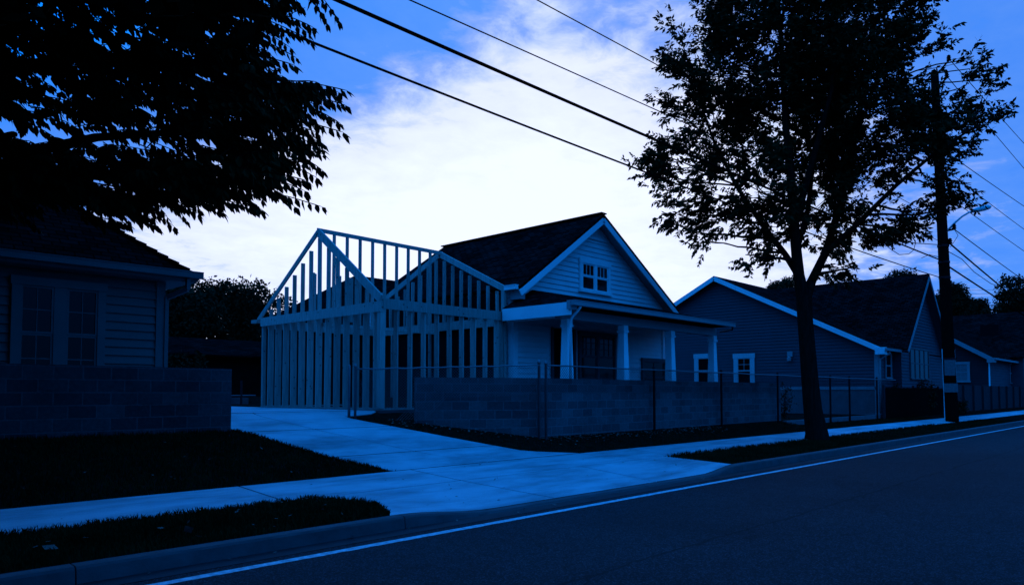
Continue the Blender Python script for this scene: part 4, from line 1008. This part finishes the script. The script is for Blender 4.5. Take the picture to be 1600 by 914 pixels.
# crown above and behind the photographer's view, which shades the lawn
for _ in range(6500):
    q = V((rnd.uniform(-9, 5.6), rnd.uniform(2.0, 14.0), rnd.uniform(3.6, 10.0)))
    r__ = q - EYEV; dpt = r__.dot(HF); pxx = 800 + FPX*r__.dot(RT)/max(dpt, .1); 
    if dpt > 0 and pxx > 430: continue
    if dpt > 0 and (613 - (q.z-1.6)/dpt*FPX) > -50: continue
    for k in range(34):
        d_ = rv(rnd); d_.z *= .4; d_.normalize(); leafsimple(lm, q + rv(rnd, .45), d_, d_.cross(V((rnd.uniform(-.6, .6), rnd.uniform(-.6, .6), 1))).normalized(), rnd.uniform(.16, .24), rnd.uniform(.10, .14))
tm.build('trunk', M['bark'], root, True, uv=False); lm.build('crown', M['leaf'], root, uv=False)

# --- background trees
def far_tree(c, rx, rz, label, seed, n=500, leaf=.5, lob=9, group='trees beyond the houses', name='background_tree', spire=False, trunk=True, base=.3):
    r = random.Random(seed); c = V(c); root = empty(name, (c.x, c.y, base), label, 'tree', group)
    tm = MB(); pts = [V((c.x, c.y, base-.3)), V((c.x+.1, c.y, (c.z+base)/2)), V((c.x, c.y, c.z+rz*.5))]; tm.tube(pts, [rx*.10, rx*.07, rx*.03], 8)
    lm = MB(); L = []
    for i in range(lob):
        v_ = rv(r).normalized(); k = r.uniform(.45, .8); L.append((c + V((v_.x*rx*k, v_.y*rx*k, v_.z*rz*k)), r.uniform(.28, .48)*rx)); 
        branch_to(tm, pts[1].lerp(pts[2], r.random()), L[-1][0], rx*.03, rx*.008, r, 4)
    for q, rr_ in L:
        for _ in range(n // lob):
            v_ = rv(r).normalized()*(r.random()**.35); p = q + V((v_.x, v_.y, v_.z*1.0))*rr_
            for k in range(7):
                d_ = rv(r).normalized(); leafsimple(lm, p + rv(r, leaf*.8), d_, d_.cross(rv(r)).normalized(), leaf*r.uniform(.6, 1.2), leaf*r.uniform(.3, .6))
    tm.build('trunk', M['bark'], root, True, uv=False); lm.build('crown', M['leaf_far'], root, uv=False)
def FT(px, py, d): return at(px, py, d=d)
p = FT(330, 492, 36); far_tree((p.x, p.y, p.z), 2.7, 2.1, 'round dark tree rising behind the driveway, between left house and frame', 1, 2600, .22, 18)
p = FT(270, 505, 34); far_tree((p.x, p.y, p.z), 2.6, 1.7, 'lower dark tree just right of the left house wall', 2, 2000, .22, 14)
p = FT(395, 515, 40); far_tree((p.x, p.y, p.z), 2.4, 2.0, 'small dark tree at the back corner of the timber frame', 3, 1800, .22, 12)
p = FT(1402, 445, 95); far_tree((p.x, p.y, p.z), 2.6, 2.3, 'rounded treetop over the ridge of the grey house', 4, 1300, .4, 12)
p = FT(1502, 470, 110); far_tree((p.x, p.y, p.z), 2.7, 3.2, 'upright bushy tree directly right of the utility pole', 5, 1800, .4, 16)
p = FT(1525, 484, 112); far_tree((p.x, p.y, p.z), 1.8, 2.0, 'smaller round tree touching the one beside the pole', 6, 1100, .4, 10)
p = FT(1467, 482, 110); far_tree((p.x, p.y, p.z), 1.8, 1.8, 'low treetop between the grey house gable and the pole', 7, 1000, .4, 10)
p = FT(1605, 480, 85); far_tree((p.x, p.y, p.z), 3.6, 3.4, 'dark tree at the right edge above the far roof', 8, 2200, .4, 16)
p = FT(1235, 452, 90); far_tree((p.x, p.y, p.z), 2.6, 1.4, 'treetop peeping behind the ridge of the grey house, left of the street tree trunk', 9, 900, .35, 10)
p = FT(520, 500, 44); far_tree((p.x, p.y, p.z), 2.6, 1.6, 'dark tree seen through the open studs of the frame', 10, 1500, .25, 10)

def bush(name, c, rx, rz, label, seed, n=160, leaf=.12, group=None):
    r = random.Random(seed); c = V(c); root = empty(name, tuple(c), label, 'shrub', group); lm = MB(); tm = MB()
    for _ in range(n):
        v_ = rv(r).normalized()*(r.random()**.4); p = c + V((v_.x*rx, v_.y*rx*.7, (v_.z+1)*rz))
        if r.random() < .2: tm.tube([c, c.lerp(p, .5)+rv(r, .05), p], [.015, .01, .004], 4, False)
        for k in range(7):
            d_ = rv(r).normalized(); leafsimple(lm, p + rv(r, .1), d_, d_.cross(rv(r)).normalized(), leaf*r.uniform(.6, 1.2), leaf*.5)
    tm.build('stems', M['bark'], root, uv=False); lm.build('foliage', M['leaf_far'], root, uv=False)
bush('shrub', (at(290, 560, Y=16.5).x, 16.5, 1.2), .5, .68, 'leafy shrub behind the left block wall beside the house corner', 31)
bush('shrub', (44.6, 11.25, .5), .85, .90, 'loose shrub under the four part window of the grey house', 32, 220, .14)
bush('shrub', (40.0, 11.35, .5), .45, .75, 'narrow shrub under the small window of the grey house', 33, 120, .14)
bush('shrub', (at(1225, 620, Y=11.9).x, 11.9, .6), .5, .7, 'small bare shrub at the end of the block retaining wall', 34, 50, .1)
bush('shrub', (50.0, 10.9, .3), .9, .45, 'low dark shrub right of the pole against the grey board fence', 35, 160, .14)

# --- grass
rnd = random.Random(77)
gm = MB()
def blade(x, y, z, h):
    a = rnd.uniform(0, 2*pi); w_ = .006 + .004*rnd.random(); lx, ly = rnd.uniform(-.5, .5)*h, rnd.uniform(-.5, .5)*h
    b = len(gm.v); ca, sa = cos(a)*w_, sin(a)*w_
    gm.v += [(x-ca, y-sa, z), (x+ca, y+sa, z), (x+lx*.4+ca*.6, y+ly*.4+sa*.6, z+h*.62), (x+lx*.4-ca*.6, y+ly*.4-sa*.6, z+h*.62), (x+lx, y+ly, z+h)]
    gm.f += [(b, b+1, b+2, b+3), (b+3, b+2, b+4)]
def patch(x0, x1, y0, y1, n, ok, hh=(.03, .075)):
    for _ in range(n):
        x, y = rnd.uniform(x0, x1), rnd.uniform(y0, y1)
        if ok(x, y): blade(x, y, zg(x, y)-.004, rnd.uniform(*hh))
def driveL(y): return lerp(*LD, y)
def wallfront(x): return lerp([8.6, 10.2, 12.72, 26, 60], [13.5, 12.62, 11.2, 11.15, 11.05], x)
patch(-3, 7.7, 10.06, 12.57, 42000, lambda x, y: x < driveL(y) - .01)
patch(-2, 5.7, 7.06, 8.75, 26000, lambda x, y: x < lapf(y))
patch(14.0, 24, 7.06, 8.75, 13000, lambda x, y: True); patch(24, 45, 7.06, 8.75, 9000, lambda x, y: True, (.03, .08))
patch(8.7, 26, 10.06, 13.2, 22000, lambda x, y: y < wallfront(x)-.03 and x > lerp(*RD, y)+.02, (.02, .055))
patch(26, 42, 10.06, 11.1, 5000, lambda x, y: True)
# taller fringes that lean over the slab edges
def fringe(fn, n, h=(.035, .085)):
    for _ in range(n):
        x, y = fn(rnd.random()); 
        if sin(x*7.3)+sin(x*17.1+y*5)+rnd.uniform(-1, 1) > -.6: blade(x, y, zg(x, y)-.004, rnd.uniform(*h))
fringe(lambda t_: (-2+7.4*t_, 8.76+rnd.uniform(-.05, .03)), 2600)
fringe(lambda t_: (lapf(7.06+1.65*t_)+rnd.uniform(-.05, .03), 7.06+1.65*t_), 900)
fringe(lambda t_: (driveL(10.06+2.5*t_)+rnd.uniform(-.06, .03), 10.06+2.5*t_), 1500)
fringe(lambda t_: (14.2+22*t_, 8.76+rnd.uniform(-.06, .04)), 3600, (.05, .10))
fringe(lambda t_: (-2+9.6*t_, 12.57-rnd.uniform(0, .05)), 1200, (.05, .12)) if False else None
fringe(lambda t_: (-2+7.9*t_, 12.56-rnd.uniform(0, .05)), 900, (.05, .10))
o = gm.build('grass', M['grass'], uv=False); tag(o, 'short dark grass on the lawns and verges', 'grass', kind='stuff')
# leaf litter
lt = MB()
def lit(x, y, z, s_):
    d_ = V((rnd.uniform(-1, 1), rnd.uniform(-1, 1), rnd.uniform(-.25, .35))).normalized(); leafsimple(lt, V((x, y, z+.012)), d_, d_.cross(V((rnd.uniform(-.4, .4), rnd.uniform(-.4, .4), 1))).normalized(), s_, s_*.6)
for _ in range(700):
    x = rnd.uniform(9.6, 21); y = wallfront(x) - .04 - abs(rnd.gauss(0, .22))
    if x > lerp(*RD, y)+.05 and y > 10.1: lit(x, y, zg(x, y)+.02, rnd.uniform(.04, .09))
for _ in range(26):
    x, y = rnd.uniform(5.9, 13.5), rnd.uniform(7.2, 8.7); lit(x, y, apron_z(y, x), rnd.uniform(.03, .07))
for _ in range(14):
    x, y = rnd.uniform(0, 16), rnd.uniform(8.8, 10.0); lit(x, y, zs(y)+.016, rnd.uniform(.03, .06))
for _ in range(60):
    x, y = rnd.uniform(-1, 5.3), rnd.uniform(7.1, 8.7); lit(x, y, zg(x, y)+.035, rnd.uniform(.04, .09))
for _ in range(60):
    x, y = rnd.uniform(-1, 7.0), rnd.uniform(10.1, 12.4)
    if x < driveL(y)-.1: lit(x, y, zg(x, y)+.04, rnd.uniform(.03, .07))
for _ in range(20): lit(rnd.uniform(1, 14), rnd.uniform(6.62, 6.84), .01, rnd.uniform(.04, .08))
for x, y, s_ in ((3.1, 7.35, .16), (1.9, 7.7, .18), (3.4, 5.0, .05), (9.5, 4.1, .06)): lit(x, y, zg(x, y)+.05 if y > 6.9 else .004, s_)
o = lt.build('fallen_leaves', M['litter'], uv=False); tag(o, 'scattered dry fallen leaves along the wall and verges', 'leaves', kind='stuff')
